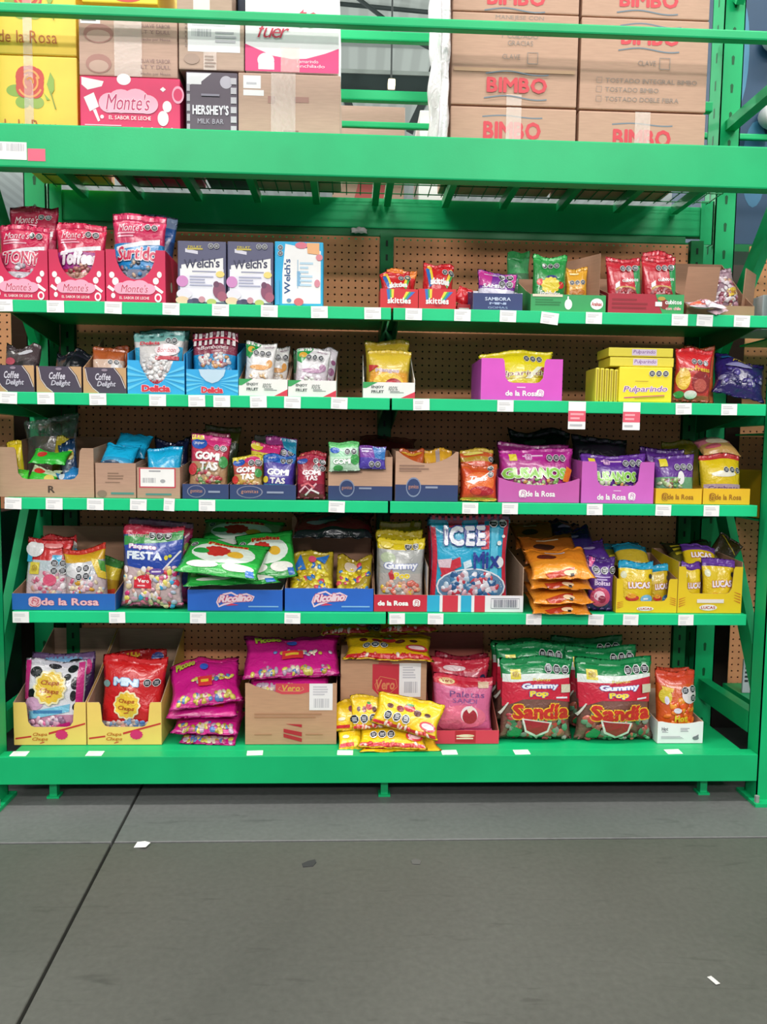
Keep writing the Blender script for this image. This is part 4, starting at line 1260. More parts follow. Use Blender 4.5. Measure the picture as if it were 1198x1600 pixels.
for i in range(5):
    lab = ('outermost thin', 'second thin', 'third thin', 'fourth thin', 'fifth thin')[i]
    carton('candy_box', f'{lab} yellow carton, on edge left of the front-facing tamarind carton', (931 + i * 7.3, 937.4 + i * 7.3, 574, None), Y + .002 + i * .001, .11, '#dccb3a', Z, [('r', '#a58f2a', .3, .05, .6, .95)], 'yellow tamarind cartons', flaps=False, H=pt(950, 573, Y).z - Z - .004 - .001 * i)
bag('candy_bag', 'red bag of chewy mango and chilli sweets beside the yellow cartons', (1053, 1112, 544, None), Y + .03, Z + .002, .05, [(0, '#b5523a'), (.12, '#c43a34'), (.62, '#d92b31')],
    [('e', '#e6b93c', .2, .4, .18, .2), ('e', '#8d2a2c', .68, .36, .26, .2), ('e', '#b7574a', .66, .3, .18, .12), ('e', '#3f9a4c', .12, .12, .12, .06), ('e', '#f1e8e2', .42, .13, .18, .07), ('t', '#f0c334', 'Fresas', .7, .6, .44, .09, {'off': .03}), ('t', '#e8c24a', 'Mango', .3, .58, .4, .06, {'off': .03}), ('s', .62, .72, .019, row(3))], 5, roll=3)
bag('candy_bag', 'orange bag corner behind the red chewy sweets', (1070, 1119, 541, None), Y + .09, Z + .002, .03, [(0, '#c4572c')], [], 4)
PUR = [('c', ['#3f2f7c', '#8f8ab0', '#5a489a', '#2c2060'], .5, .36, .42, .16, 26, .02, 'r'), ('e', '#8a86b4', .4, .6, .24, .05), ('p', '#2f6fb0', [(.1, .86), (.5, .92), (.5, .84), (.1, .8)]), ('t', '#d8b93c', 'Paleta', .46, .72, .4, .08, {'shear': .2})]  # the pale violet ellipse is a glint painted onto the film
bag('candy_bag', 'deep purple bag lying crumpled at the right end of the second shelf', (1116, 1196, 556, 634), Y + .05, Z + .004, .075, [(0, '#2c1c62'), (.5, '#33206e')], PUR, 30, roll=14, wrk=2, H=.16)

# ---------------------------------------------------------------- third shelf, left
Z, Y = SZ[3], SY[3] + .014
tray('open_carton', 'wide kraft carton with a dipped front full of loose clear bags', (-6, 146, 700), Z, Y, .3, '#b9947a', KRAFT2, ('U', (.2, .86, .36)), (1, 1.25), 1.25, [('t', '#4a3a30', 'R', .56, .16, .07, .14, {'off': .03})], W=None, outk='kraft')
YY = Y + .05
bag('candy_bag', 'upright yellow bag with a blue hem leaning in the kraft carton', (16, 40, 690, None), YY, Z + .01, .03, [(0, '#3a5fa0'), (.1, '#c9b45a'), (.3, '#e0c51e')], [('e', '#cfcfd0', .5, .4, .25, .22)], 4, roll=-6)
bag('candy_bag', 'bright green sachet lying across the kraft carton', (46, 106, 716, 744), YY + .03, None, .03, [(0, '#33c23a')], [('e', '#d8322c', .3, .5, .14, .2)], 52, roll=4, H=.07, center=True)
bag('candy_bag', 'lime green bag at the front of the kraft carton', (18, 48, 732, 762), YY - .012, None, .025, [(0, '#4bcf3c')], [('e', '#8ee07a', .5, .6, .3, .12)], 35, H=.06, center=True, roll=-8)
bag('candy_bag', 'green and red sachet slumped in the dip of the kraft carton', (44, 92, 728, 764), YY - .004, None, .03, [(0, '#3fc93c'), (.6, '#c9d8b0')], [('e', '#d3322a', .35, .7, .2, .16), ('e', '#e8d06a', .8, .4, .16, .2)], 40, roll=12, H=.075, center=True)
bag('candy_bag', 'blue sachet slanting at the right lip of the kraft carton', (90, 126, 732, 756), YY - .004, None, .022, [(0, '#2f86c8')], [('e', '#d9dfe6', .2, .5, .14, .3)], 45, roll=-24, H=.05, center=True)
bag('candy_bag', 'pale cream sachet with a red stripe lying low in the kraft carton', (80, 118, 750, 768), YY - .02, None, .018, [(0, '#e9d59a')], [('r', '#d9483a', .1, .7, .8, .9)], 50, roll=-16, H=.05, center=True)
bag('candy_bag', 'olive yellow bag standing at the back of the kraft carton', (72, 100, 682, None), YY + .1, Z + .01, .035, [(0, '#8d8a2a'), (.6, '#c2ae2a')], [], 8, roll=8)
bag('candy_bag', 'dark navy bag wedged in the right end of the kraft carton', (96, 124, 690, None), YY + .07, Z + .01, .04, [(0, '#1f3f66')], [('e', '#d8c24a', .7, .7, .2, .1), ('e', '#7f93a8', .4, .5, .2, .2)], 8, roll=-8, wrk=2)
bag('clear_bag', 'puffed clear bag rising out of the kraft carton into the shadow', (26, 112, 650, None), YY + .15, Z + .03, .07, [(0, '#a9b5ae')], [], 6, film='clear', wrk=2.2, roll=-4)

KB = [('ml', '#8a6d58', .3, .52, .72, .74, 3), ('ml', '#8a6d58', .24, .42, .76, .47, 1), ('r', '#4f8a80', .38, .1, .95, .16), ('e', '#8a7462', .16, .12, .12, .1)]
tray('open_carton', 'plain kraft carton with small print and blue bags, beside the dipped carton', (149, 212, 724), Z, Y, .25, '#b5907a', KRAFT2, ('flat',), (1, 1.3), 1.3, KB, outk='kraft', group='kraft cartons of blue bags')
tray('open_carton', 'kraft carton of blue bags with a red-bordered white sticker', (214, 281, 731), Z, Y, .25, '#b5907a', KRAFT2, ('flat',), (1, 1.3), 1.3, [('r', '#c8374a', .05, .34, .9, .98), ('r', '#f2efec', .08, .38, .87, .95), ('bar', '#9a9a9e', .12, .5, .45, .66, 12), ('ml', '#9a9a9e', .28, .84, .62, .92, 1), ('e', '#a6a6a8', .6, .56, .06, .06), ('r', '#4f8a80', .2, .1, .8, .16)], outk='kraft', group='kraft cartons of blue bags')
BB = [('e', '#27435f', .35, .12, .3, .07), ('ml', '#1a9cc8', .3, .6, .8, .8, 2)]
bag('candy_bag', 'bright turquoise bag folded over the plain kraft carton, front one', (157, 216, 697, 730), Y + .045, None, .045, [(0, '#1794c4'), (.3, '#1ab0e2')], BB, 45, roll=5, H=.11, center=True, group='turquoise bags')
bag('candy_bag', 'turquoise bag lying behind the folded one over the plain kraft carton', (176, 232, 693, 722), Y + .11, None, .045, [(0, '#1794c4'), (.3, '#17a5d6')], [], 45, roll=8, H=.11, center=True, group='turquoise bags')
bag('candy_bag', 'turquoise bag puffed up over the carton with the white sticker', (228, 284, 700, None), Y + .045, Z + .03, .05, [(0, '#1794c4'), (.3, '#1ab0e2')], [('r', '#d8a0b0', .05, .42, .3, .48), ('e', '#d9d0d8', .8, .36, .14, .05)], 14, group='turquoise bags')
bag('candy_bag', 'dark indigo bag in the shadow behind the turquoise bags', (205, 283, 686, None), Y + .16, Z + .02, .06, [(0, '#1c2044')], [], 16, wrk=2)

# gummy trays
NAVY = '#2a3c6a'
GL = [('e', '#7f7f96', .3, .5, .2, .42), ('e', NAVY, .3, .5, .18, .37), ('t', '#c8896a', 'gomitas', .3, .5, .26, .3, {}), ('ml', '#8d94ac', .56, .35, .95, .62, 1)]


def gomitas(c1, c2, cols):
    return [('p', '#e8d43a', [(.02, .98), (.3, .98), (.36, .84), (.02, .9)]), ('e', '#2357b4', .22, .84, .2, .09), ('t', WHITE, 'super', .22, .84, .24, .05, {'shear': .2}), ('e', c1, .66, .88, .26, .08),
            ('c', cols, .5, .26, .4, .2, 36, .018), ('t', WHITE, 'GOMI', .46, .64, .62, .13, {'off': .055, 'slope': -.06}), ('t', WHITE, 'TAS', .52, .48, .46, .13, {'off': .055, 'slope': -.06}), ('s', .76, .79, .02, row(2)), ('e', c2, .12, .42, .1, .1), ('e', '#3f9a4c', .86, .56, .1, .1)]


tray('display_tray', 'navy edged tray with a ringed emblem under the largest gummy bag', (285, 357, 757), Z, Y, .26, NAVY, KRAFT2, ('flat',), (1, 1.5), 1.5, GL, group='navy gummy trays')
tray('display_tray', 'navy edged tray with a ringed emblem under the yellow and the violet gummy bags', (359, 462, 758), Z, Y, .26, NAVY, KRAFT2, ('flat',), (1, 1.5), 1.5, GL, group='navy gummy trays')
RNG = ['#c43a4a', '#d9b46a', '#c9a98a', '#e0d0b8', '#5f8a4a', '#b86a72']
bag('candy_bag', 'largest gummy ring bag with a yellow and blue corner in the left navy tray', (289, 356, 681, None), Y + .036, Z + .004, .05, [(0, '#b8926a'), (.55, '#c42c4c'), (.86, '#d83a8a')], gomitas('#d8327c', '#c8343c', RNG), 8, roll=3, group='gummy bags')
bag('candy_bag', 'small gummy bag with a yellow and pink header in the second navy tray', (361, 408, 713, None), Y + .036, Z + .004, .045, [(0, '#cfae6c'), (.55, '#c9564a'), (.86, '#e2cf3c')], gomitas('#d8327c', '#d83a34', ['#d8b98a', '#c8a24a', '#b86a4a']), 6, roll=-2, group='gummy bags')
bag('candy_bag', 'blue and violet gummy bag in the second navy tray', (410, 462, 711, None), Y + .036, Z + .004, .045, [(0, '#2f7fa8'), (.3, '#4a3a9c'), (.8, '#2f6fc0')], [('t', WHITE, 'GOMI', .48, .58, .7, .15, {'off': .055}), ('t', WHITE, 'TAS', .48, .38, .5, .14, {'off': .055}), ('e', '#2357b4', .28, .88, .22, .08), ('e', '#e2cf3c', .1, .4, .08, .08), ('e', '#2aa6c8', .5, .16, .38, .1), ('t', WHITE, 'super', .28, .88, .24, .05, {'shear': .2}), ('s', .72, .86, .02, row(2))], 6, roll=2, group='gummy bags')
bag('candy_bag', 'yellow and pink gummy bag showing above the small one', (384, 432, 692, None), Y + .10, Z + .01, .045, [(0, '#d8c43c'), (.8, '#d8327c')], [('e', '#e2cf3c', .2, .9, .2, .08)], 8, roll=6, group='gummy bags')
bag('candy_bag', 'violet gummy bag with pale seals rising at the back of the second navy tray', (424, 474, 684, None), Y + .12, Z + .01, .045, [(0, '#4a3a9c'), (.8, '#b8489a')], [('s', .6, .72, .022, row(3)), ('p', '#2fa0c8', [(.5, .98), (.98, .98), (.98, .7), (.6, .8)])], 8, group='gummy bags')
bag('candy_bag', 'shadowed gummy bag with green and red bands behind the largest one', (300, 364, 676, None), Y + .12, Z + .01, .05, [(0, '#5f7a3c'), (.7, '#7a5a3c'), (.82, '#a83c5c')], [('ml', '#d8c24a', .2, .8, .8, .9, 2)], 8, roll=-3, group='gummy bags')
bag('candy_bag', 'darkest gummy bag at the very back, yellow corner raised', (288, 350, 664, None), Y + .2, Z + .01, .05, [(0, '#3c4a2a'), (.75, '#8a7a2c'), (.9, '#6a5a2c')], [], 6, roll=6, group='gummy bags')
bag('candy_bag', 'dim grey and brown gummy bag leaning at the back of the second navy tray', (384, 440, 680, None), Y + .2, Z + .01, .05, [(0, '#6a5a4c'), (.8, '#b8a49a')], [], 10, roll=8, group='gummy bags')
bag('candy_bag', 'crimson gummy worm bag standing on the bare shelf', (463, 509, 712, None), Y + .012, Z + .001, .04, [(0, '#7a1c34'), (.35, '#a01f3a'), (.88, '#b8304c')], [('t', '#f1dfe2', 'GOMI', .52, .6, .66, .11, {'off': .055}), ('t', '#f1dfe2', 'TAS', .52, .48, .44, .11, {'off': .055}), ('l', '#e8b8c0', [(.1, .16), (.3, .3), (.46, .2), (.7, .36)], .006), ('l', '#f3e4e6', [(.3, .1), (.5, .22), (.8, .14)], .006), ('l', '#d86a72', [(.16, .3), (.4, .36), (.62, .26)], .006), ('e', '#2f4fa0', .2, .86, .18, .06), ('s', .78, .78, .02, GRID4)], 5, group='gummy bags')
bag('candy_bag', 'second crimson gummy bag just behind the worm bag, orange edge', (469, 510, 706, None), Y + .07, Z + .001, .03, [(0, '#8a1c34'), (.9, '#b83a44')], [('e', '#e08a3c', .06, .92, .1, .05)], 5, group='gummy bags')
# half navy cartons
HN = [('e', '#7f8aa6', .29, .28, .12, .2), ('e', NAVY, .29, .28, .105, .17), ('t', '#c8896a', 'gomitas', .29, .28, .16, .1, {}), ('ml', '#8d94ac', .48, .24, .78, .32, 1), ('ml', '#94725f', .06, .62, .56, .68, 1)]
HB = [('r', NAVY, 0, 0, 1, .33)]
tray('open_carton', 'carton half kraft and half navy with green and violet bags hung over it', (513, 613, 714), Z, Y, .26, '#c29a80', KRAFT2, ('flat',), (1, 1.15), 1.15, HB + HN, [('r', NAVY, 0, 0, 1, .32)], outk='kraft', group='half navy cartons')
tray('open_carton', 'carton half kraft and half navy with a dipped front and amber bags inside', (618, 716, 706), Z, Y, .26, '#c29a80', KRAFT2, ('dip', (.04, .96, .76)), (1, 1.05), 1.05, HB + HN + [('ml', '#94725f', .06, .58, .5, .74, 3)], [('r', NAVY, 0, 0, 1, .32)], outk='kraft', group='half navy cartons')
bag('candy_bag', 'mint green gummy bag hung over the front of the first half navy carton', (513, 562, 691, 736), Y - .012, None, .018, [(0, '#bfe0c4'), (.5, '#9fd3ae'), (.8, '#5fbf6c')], [('e', '#2357b4', .2, .72, .16, .1), ('t', WHITE, 'GOMI', .42, .34, .6, .18, {'off': .055, 'out': '#3f9a5c', 'ow': .055}), ('e', '#3f9a4c', .86, .4, .14, .18), ('e', '#3f9a4c', .3, .12, .16, .1), ('s', .72, .66, .02, row(2))], 4, roll=-2, center=True, wrk=.5, H=.095)
bag('candy_bag', 'violet gummy bag hung over the front beside the mint green one', (560, 603, 697, 733), Y - .010, None, .014, [(0, '#4a3a9c'), (.5, '#7a3a9c')], [('p', '#2f6fb0', [(.5, .98), (.98, .98), (.98, .4), (.6, .5)]), ('s', .6, .22, .02, row(2)), ('ml', '#cfc2e6', .1, .7, .5, .9, 2)], 4, roll=1, center=True, wrk=.5, H=.075)
bag('candy_bag', 'dim red-brown bag lying behind the first half navy carton', (560, 650, 684, 702), Y + .32, None, .03, [(0, '#6a1f22')], [], 60, roll=6, H=.1, center=True)

# ---------------------------------------------------------------- third shelf, right
bag('candy_bag', 'reddish amber bag in the dipped half navy carton', (624, 664, 703, None), Y + .05, Z + .02, .05, [(0, '#a8481f'), (.7, '#b8501f')], [('e', '#d8a02f', .5, .9, .4, .04)], 10, group='amber bags')
bag('candy_bag', 'golden amber bag with a grey seam in the dipped half navy carton', (662, 708, 702, None), Y + .05, Z + .02, .05, [(0, '#c88a1f'), (.7, '#d8a02a')], [('r', '#a58f8a', .42, .5, .56, .98)], 10, group='amber bags')
OR = [('e', '#e06a2a', .5, .5, .42, .3), ('e', '#a8202a', .56, .26, .34, .13), ('e', '#c8402c', .4, .24, .14, .09), ('p', '#f3e6da', [(.1, .5), (.5, .62), (.78, .8), (.6, .6), (.3, .44)]), ('t', WHITE, 'Tiras', .46, .6, .5, .14, {'shear': .3, 'slope': .3, 'off': .03}), ('p', '#e8b43a', [(.05, .08), (.95, .04), (.9, .0), (.05, .0)]), ('s', .8, .8, .02, [(0, .5), (0, -.5)])]
bag('candy_bag', 'orange-red crisp bag in front, leaning on its twin beside the amber bags', (720, 778, 727, None), Y + .012, Z + .001, .045, [(0, '#d8c04a'), (.08, '#d24a22'), (.86, '#d8602c')], OR, 10, roll=1)
bag('candy_bag', 'mottled orange bag standing taller behind the orange-red crisp bag', (720, 774, 702, None), Y + .075, Z + .001, .045, [(0, '#d24a22'), (.75, '#b8922a'), (.84, '#c85a2a'), (.93, '#c8a83a')], [('s', .92, .8, .02, [(0, 0)]), ('e', '#e8d86a', .4, .9, .3, .03)], 6)
MG = '#c02f9c'
GRN = ['#a9c98a', '#7fae5a', '#c9b4c4', '#8f6a5a', '#d9a05a', '#c9d6b0']


def melon(c1, big=.86):
    return [('ml', '#f0c6e6', .3, .82, .62, .88, 1), ('r', '#e8d43a', .12, .76, .22, .9), ('rose', .38, .83, .05, .07, ('#e8b8dc', c1)), ('c', GRN, .5, .3, .42, .12, 40, .018), ('t', '#8fcf4a', 'GUSANOS', .46, .5, big, .2, {'off': .055, 'out': '#e8f0da', 'ow': .055, 'arch': .15}), ('p', '#e87a1e', [(.84, .36), (.92, .34), (.97, .58), (.9, .64)]), ('s', .76, .78, .022, row(3))]


tray('display_tray', 'magenta tray with a sweeping front, the widest on the third shelf', (779, 905, 748), Z, Y, .24, '#c55aa8', '#b04a94', ('dip', (.02, .98, .72)), (1, 1.3), 1.3, rosa(WHITE, .52, .36, .36, .24, (.3, .36, .05, .17, '#c55aa8')), W=None, group='magenta chewy sweet trays')
bag('candy_bag', 'wide magenta bag of chewy worms with a green word in the sweeping tray', (782, 902, 702, None), Y + .045, Z + .004, .065, [(0, '#a8a07a'), (.22, '#b52a8c'), (.8, '#c22f9a')], melon('#b52a8c'), 8, group='chewy worm bags')
bag('candy_bag', 'magenta chewy worm bag half hidden behind the wide one', (776, 898, 694, None), Y + .11, Z + .004, .05, [(0, '#9a2478')], [], 10, roll=3, group='chewy worm bags')
tray('display_tray', 'orchid pink tray with a square mouth around a purple worm bag', (909, 1022, 722), Z, Y, .24, '#cf62c0', '#b04a94', ('U', (.2, .8, .42)), (1, 1.1), 1.1, rosa(WHITE, .42, .15, .4, .14, (.7, .17, .05, .1, '#cf62c0')) + [('ml', '#efc4e8', .44, .28, .6, .32, 1)], group='magenta chewy sweet trays')
bag('candy_bag', 'purple chewy worm bag with a yellow rose badge in the orchid tray', (912, 1018, 711, None), Y + .04, Z + .004, .06, [(0, '#8f8a72'), (.2, '#5f2a94'), (.8, '#6a2f9e')], melon('#5f2a94', .7), 8, group='chewy worm bags')
YT = rosa('#a06a14', .54, .46, .56, .34, None) + [('rose', .2, .46, .07, .26, ('#a06a14', '#e6b41e'))]
tray('display_tray', 'golden yellow low tray under the purple and green bag', (1024, 1096, 764), Z, Y, .22, '#e9b71f', '#c99a1a', ('flat',), (1, 1), 1, YT, group='golden yellow trays')
tray('display_tray', 'golden yellow low tray at the right end of the third shelf', (1098, 1171, 764), Z, Y, .22, '#e9b71f', '#c99a1a', ('flat',), (1, 1), 1, YT, group='golden yellow trays')
bag('candy_bag', 'purple bag with a green band and three seals in the first golden tray', (1027, 1096, 712, None), Y + .036, Z + .004, .055, [(0, '#5c2f8a'), (.28, '#6fa57a'), (.52, '#6a3a96')], [('c', GRN, .5, .4, .42, .09, 24, .018), ('e', WHITE, .6, .5, .09, .14), ('r', '#e8d43a', .12, .74, .28, .9), ('s', .68, .72, .022, row(3))], 8, group='bags in the golden trays')
dup(bag('candy_bag', 'second purple bag leaning just behind the green banded one', (1024, 1090, 702, None), Y + .10, Z + .004, .045, [(0, '#5a2a86')], [], 12, group='bags in the golden trays'), (0, .05, .004), 'third purple bag deepest behind the green banded one')
YB = [('e', '#f2ecd8', .5, .56, .3, .06), ('r', '#b9a0ac', .04, .2, .96, .36), ('t', '#7a5a8a', 'Cacahuate', .5, .28, .76, .09, {'off': .03}), ('s', .7, .64, .021, row(3))]
bag('candy_bag', 'yellow peanut sweet bag with a red top in the last golden tray', (1101, 1170, 710, None), Y + .036, Z + .004, .06, [(0, '#c9a83a'), (.3, '#e6c61e'), (.88, '#c83a3c')], YB, 10, group='bags in the golden trays')
bag('candy_bag', 'pink and cream topped bag lying behind the yellow peanut bag', (1092, 1152, 698, 716), Y + .11, None, .05, [(0, '#c89a5a'), (.5, '#d8788a')], [('e', '#e8d2b8', .5, .6, .3, .2), ('e', '#c85a6c', .3, .3, .2, .1)], 60, H=.12, center=True, group='bags in the golden trays')
bag('candy_bag', 'dull yellow bag far back above the purple bags', (1040, 1100, 689, None), Y + .24, Z + .004, .05, [(0, '#b59a1f')], [], 6, roll=-3)
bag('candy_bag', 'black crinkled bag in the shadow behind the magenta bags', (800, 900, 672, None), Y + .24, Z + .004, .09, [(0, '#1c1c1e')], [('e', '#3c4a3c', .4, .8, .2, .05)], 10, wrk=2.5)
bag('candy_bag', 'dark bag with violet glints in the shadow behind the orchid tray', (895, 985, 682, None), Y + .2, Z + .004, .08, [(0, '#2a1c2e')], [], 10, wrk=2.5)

# ---------------------------------------------------------------- fourth shelf, left
Z, Y = SZ[4], SY[4] + .014
BLUE = '#1f62b4'
DB = rosa('#e6b4bc', .56, .5, .56, .44, (.22, .5, .06, .32, '#c4455c'), .03) + []
tray('display_tray', 'royal blue tray with pink lettering holding the ribbon topped gift bags', (19, 180, 928), Z, Y, .26, BLUE, KRAFT2, ('flat',), (1, 2.4), 4.6, [('t', '#b8384c', 'de la Rosa', .56, .5, .57, .46, {'off': .055})] + DB)
GF = ['#e8c0cc', '#f0dfe4', '#d86a8a', '#e9d9b4', '#b8c4d8', '#d9a8b8', '#f2eef0', '#e0b0a0']
bag('gift_bag', 'clear gift bag of pink sweets with a red top in the royal blue tray', (26, 98, 842, None), Y + .07, Z + .006, .06, [(0, '#d8c6cc'), (.5, '#c2ccd4'), (.66, '#cf2f34')],
    [('c', GF, .5, .26, .42, .22, 60, .02), ('r', '#e2cc4a', .12, .44, .34, .62), ('rose', .23, .53, .06, .05, ('#b8963a', '#e2cc4a')), ('r', '#2aa6d0', .04, .62, .16, .74), ('r', '#2aa6d0', .62, .6, .82, .74), ('e', '#e6e2e4', .2, .82, .2, .12), ('e', '#e88a8a', .6, .88, .2, .04), ('e', '#e2577a', .6, .36, .14, .09), ('s', .76, .56, .024, GRID4)], 8, roll=2, wrk=1.5, group='clear gift bags')
bag('gift_bag', 'clear gift bag with a yellow band and four seals beside the red topped one', (102, 170, 856, None), Y + .055, Z + .004, .07, [(0, '#cbb9bc'), (.5, '#b9bcc4'), (.74, '#d9a82a'), (.9, '#cf3a2c')],
    [('c', GF + ['#d9a02a', '#3fa0c8'], .5, .26, .42, .22, 60, .02), ('p', '#e2c23a', [(.7, .78), (.98, .7), (.98, .4), (.84, .45)]), ('p', '#4f9a3c', [(.86, .74), (.98, .7), (.98, .52), (.9, .56)]), ('e', '#dcdadc', .4, .6, .3, .14), ('s', .5, .55, .025, GRID4)], 8, roll=-5, wrk=2, group='clear gift bags')
bag('gift_bag', 'red gathered top of a gift bag behind the other two', (70, 128, 838, None), Y + .13, Z + .01, .06, [(0, '#b7b0b4'), (.7, '#cf2f34')], [('e', '#d8c6c0', .9, .8, .1, .1)], 8, roll=-9, wrk=2, group='clear gift bags')
bag('gift_bag', 'yellow and green striped bag end at the right of the royal blue tray', (146, 179, 874, None), Y + .09, Z + .01, .05, [(0, '#b8922a'), (.5, '#d9c23a'), (.8, '#3f7a3c')], [('p', '#c8442c', [(.3, .2), (.9, .3), (.9, .1), (.3, .05)])], 8, roll=10, group='clear gift bags')
bag('gift_bag', 'small light blue bow standing between the two gift bags', (112, 126, 858, 880), Y + .12, None, .015, [(0, '#2f9fc8')], [], 5, H=.04, center=True, roll=20, cat='bow')

FI = [('p', '#3f9a4c', [(.02, .86), (.98, .95), (.98, .84), (.02, .75)]), ('p', '#2748a8', [(.02, .75), (.98, .84), (.96, .4), (.1, .5)]), ('t', '#f2a8bc', 'Dulceria', .26, .88, .34, .05, {}), ('t', '#eef0fa', 'Paquete', .34, .735, .46, .07, {'off': .055, 'out': '#d85a9a', 'ow': .055}), ('t', '#eaf2fc', 'FIESTA', .38, .635, .6, .1, {'off': .055, 'gap': .1}),
      ('l', '#e6e2ea', [(.6, .38), (.96, .7)], .006), ('e', '#e8d63c', .74, .62, .03, .03), ('e', '#c8d43c', .8, .64, .03, .02), ('c', GF + ['#e8d86a', '#d8327c', '#e0c9a0', '#3fa8d8', '#d83a4a'], .48, .26, .44, .24, 90, .022, 'r'), ('e', '#cf2436', .38, .32, .14, .08), ('r', '#cf2436', .22, .24, .52, .34), ('t', WHITE, 'Vero', .38, .33, .2, .05, {'off': .03}), ('ml', '#f6c6cc', .28, .255, .46, .285, 1), ('e', '#6a4aa0', .6, .45, .12, .04), ('ml', '#e8d8f0', .52, .43, .68, .47, 1), ('s', .62, .88, .027, row(3))]
bag('candy_bag', 'tall party mix bag with a blue banner and red header', (183, 290, 826, None), Y + .02, Z + .001, .065, [(0, '#c9688a'), (.06, '#cdb3b4'), (.5, '#5a5a8a'), (.75, '#3a6aa0'), (.88, '#c92f4c')], FI, 4, roll=1, group='party mix bags')
bag('candy_bag', 'pink edged party mix bag standing behind the front one', (186, 298, 814, None), Y + .10, Z + .001, .065, [(0, '#c2387a'), (.85, '#a82a4c'), (.93, '#8a5a7a')], [('e', '#d8b23a', .95, .5, .05, .05), ('e', '#3a5ac0', .95, .3, .05, .1), ('e', '#8fc04a', .94, .7, .04, .05)], 4, roll=2, group='party mix bags')
RC = [('l', '#e9c9d4', [(.33, .62), (.38, .78), (.46, .86), (.52, .72), (.62, .8), (.7, .66), (.68, .5), (.52, .46), (.38, .3), (.33, .2), (.31, .4), (.33, .62)], .006), ('t', '#e6ccd6', 'Ricolino', .5, .6, .36, .36, {'shear': .3, 'slope': .22, 'off': .055, 'out': '#c9385a', 'ow': .055}), ('p', '#c9385a', [(.4, .24), (.46, .36), (.54, .28)]), ('r', '#7fb0dc', .64, .18, .96, .24)]
tray('display_tray', 'bright blue tray with scripted lettering under the green gummy bags', (293, 441, 922), Z, Y, .26, '#2163c4', '#cfc9c4', ('flat',), (1, 1.2), 1.5, RC, group='bright blue script trays')
tray('display_tray', 'bright blue tray with scripted lettering full of yellow sweets', (445, 583, 920), Z, Y, .26, '#2163c4', KRAFT2, ('flat',), (1, 2.2), 3.8, RC, group='bright blue script trays')
GB = [('e', '#e6efe4', .5, .56, .4, .3), ('fl', '#c8322c', .42, .6, .17, .15), ('e', '#e8b43a', .66, .52, .1, .1), ('e', '#2f9a44', .22, .56, .1, .08), ('t', '#c8262c', 'Panditas', .52, .82, .5, .1, {'off': .055, 'out': '#e8c84a', 'ow': .055, 'arch': .4}), ('e', '#f2efe6', .3, .2, .2, .08), ('e', '#f2efe6', .75, .2, .2, .09), ('r', '#2f6fc0', .85, .05, .95, .16), ('s', .1, .75, .025, [(0, 0)])]
GR = '#2fae45'
for (box, yy, W, H, T, le, ro, ya, lab) in (
        ((288, 438, 880, 912), Y + .03, None, .13, .03, 72, -5, 0, 'lowest green gummy bag of the pile, just above the blue tray'),
        ((282, 416, 838, 906), Y + .03, None, .17, .034, 57, 9, 0, 'left green gummy bag with red and yellow pictures'),
        ((370, 462, 822, 918), Y + .08, None, .2, .04, 44, -9, 0, 'big green gummy bag sloping right with a red gummy picture'),
        ((310, 440, 815, 850), Y + .16, None, .16, .04, 50, 4, 0, 'shadowed green gummy bag at the back of the pile')):
    bag('candy_bag', lab, box, yy, None, T, [(0, '#259a3c'), (.1, GR), (.92, '#27a03c')] if 'shadow' not in lab else [(0, '#259a3c'), (.5, '#8fae7c'), (.9, '#27a03c')], GB, le, roll=ro, H=H, center=True, group='green gummy bags')
YS = ['#e2c81e', '#d8b81a', '#eadc4a', '#2f6fc0', '#d84a5a', '#e6d23a', '#cfae1c', '#3f8ad0']
bag('candy_bag', 'clear bag of yellow sweets heaped in the left of the blue tray', (448, 524, 868, None), Y + .04, Z + .01, .06, [(0, '#b79f2a')], [('c', YS, .5, .4, .44, .36, 90, .02), ('p', '#2f6fc0', [(.1, .6), (.3, .9), (.4, .6)]), ('p', '#2f6fc0', [(.6, .8), (.9, .9), (.8, .7)]), ('e', '#d84a6a', .55, .78, .08, .06)], 30, roll=-4, wrk=2, group='bags of yellow sweets')
bag('candy_bag', 'clear bag of yellow sweets lying at the right of the blue tray', (522, 580, 876, None), Y + .04, Z + .01, .05, [(0, '#a88f24')], [('c', YS, .5, .45, .44, .4, 70, .02), ('e', '#c8b4a0', .4, .75, .2, .1)], 30, roll=3, wrk=2, group='bags of yellow sweets')
bag('candy_bag', 'red and black glossy bag top in the shadow above the yellow sweets', (458, 584, 809, 830), Y + .17, None, .05, [(0, '#1c1c24'), (.2, '#7a1426')], [('p', '#1c2440', [(.3, .5), (.9, .9), (.4, .3)]), ('e', '#8a8a94', .35, .4, .2, .06)], 60, H=.16, center=True, wrk=2)
GP = [('e', '#b7c4a2', .22, .72, .16, .08), ('t', '#f2f2f6', 'Gummy', .5, .60, .74, .13, {'off': .055, 'slope': .1, 'out': '#6a7ac0', 'ow': .055}), ('t', '#f0d43c', 'Pop', .52, .46, .36, .13, {'off': .055, 'slope': .12, 'out': '#e6e2e2', 'ow': .055}), ('p', '#c42f3c', [(.22, .5), (.3, .56), (.36, .44), (.28, .38)]), ('c', ['#e8c23a', '#d9a07a', '#c9c4c0', '#d86a5a', '#b8b4b0', '#e0b0a0'], .5, .3, .4, .1, 46, .02), ('s', .72, .88, .024, row(2)), ('e', '#f0d85a', .2, .9, .12, .05)]
tray('display_tray', 'small red tray with white lettering under the grey and yellow bag', (584, 667, 930), Z, Y, .26, '#c9263c', KRAFT, ('flat',), (1, 3.6), 1.8, rosa(WHITE, .36, .5, .58, .3, (.8, .52, .07, .22, '#c9263c'), .055))
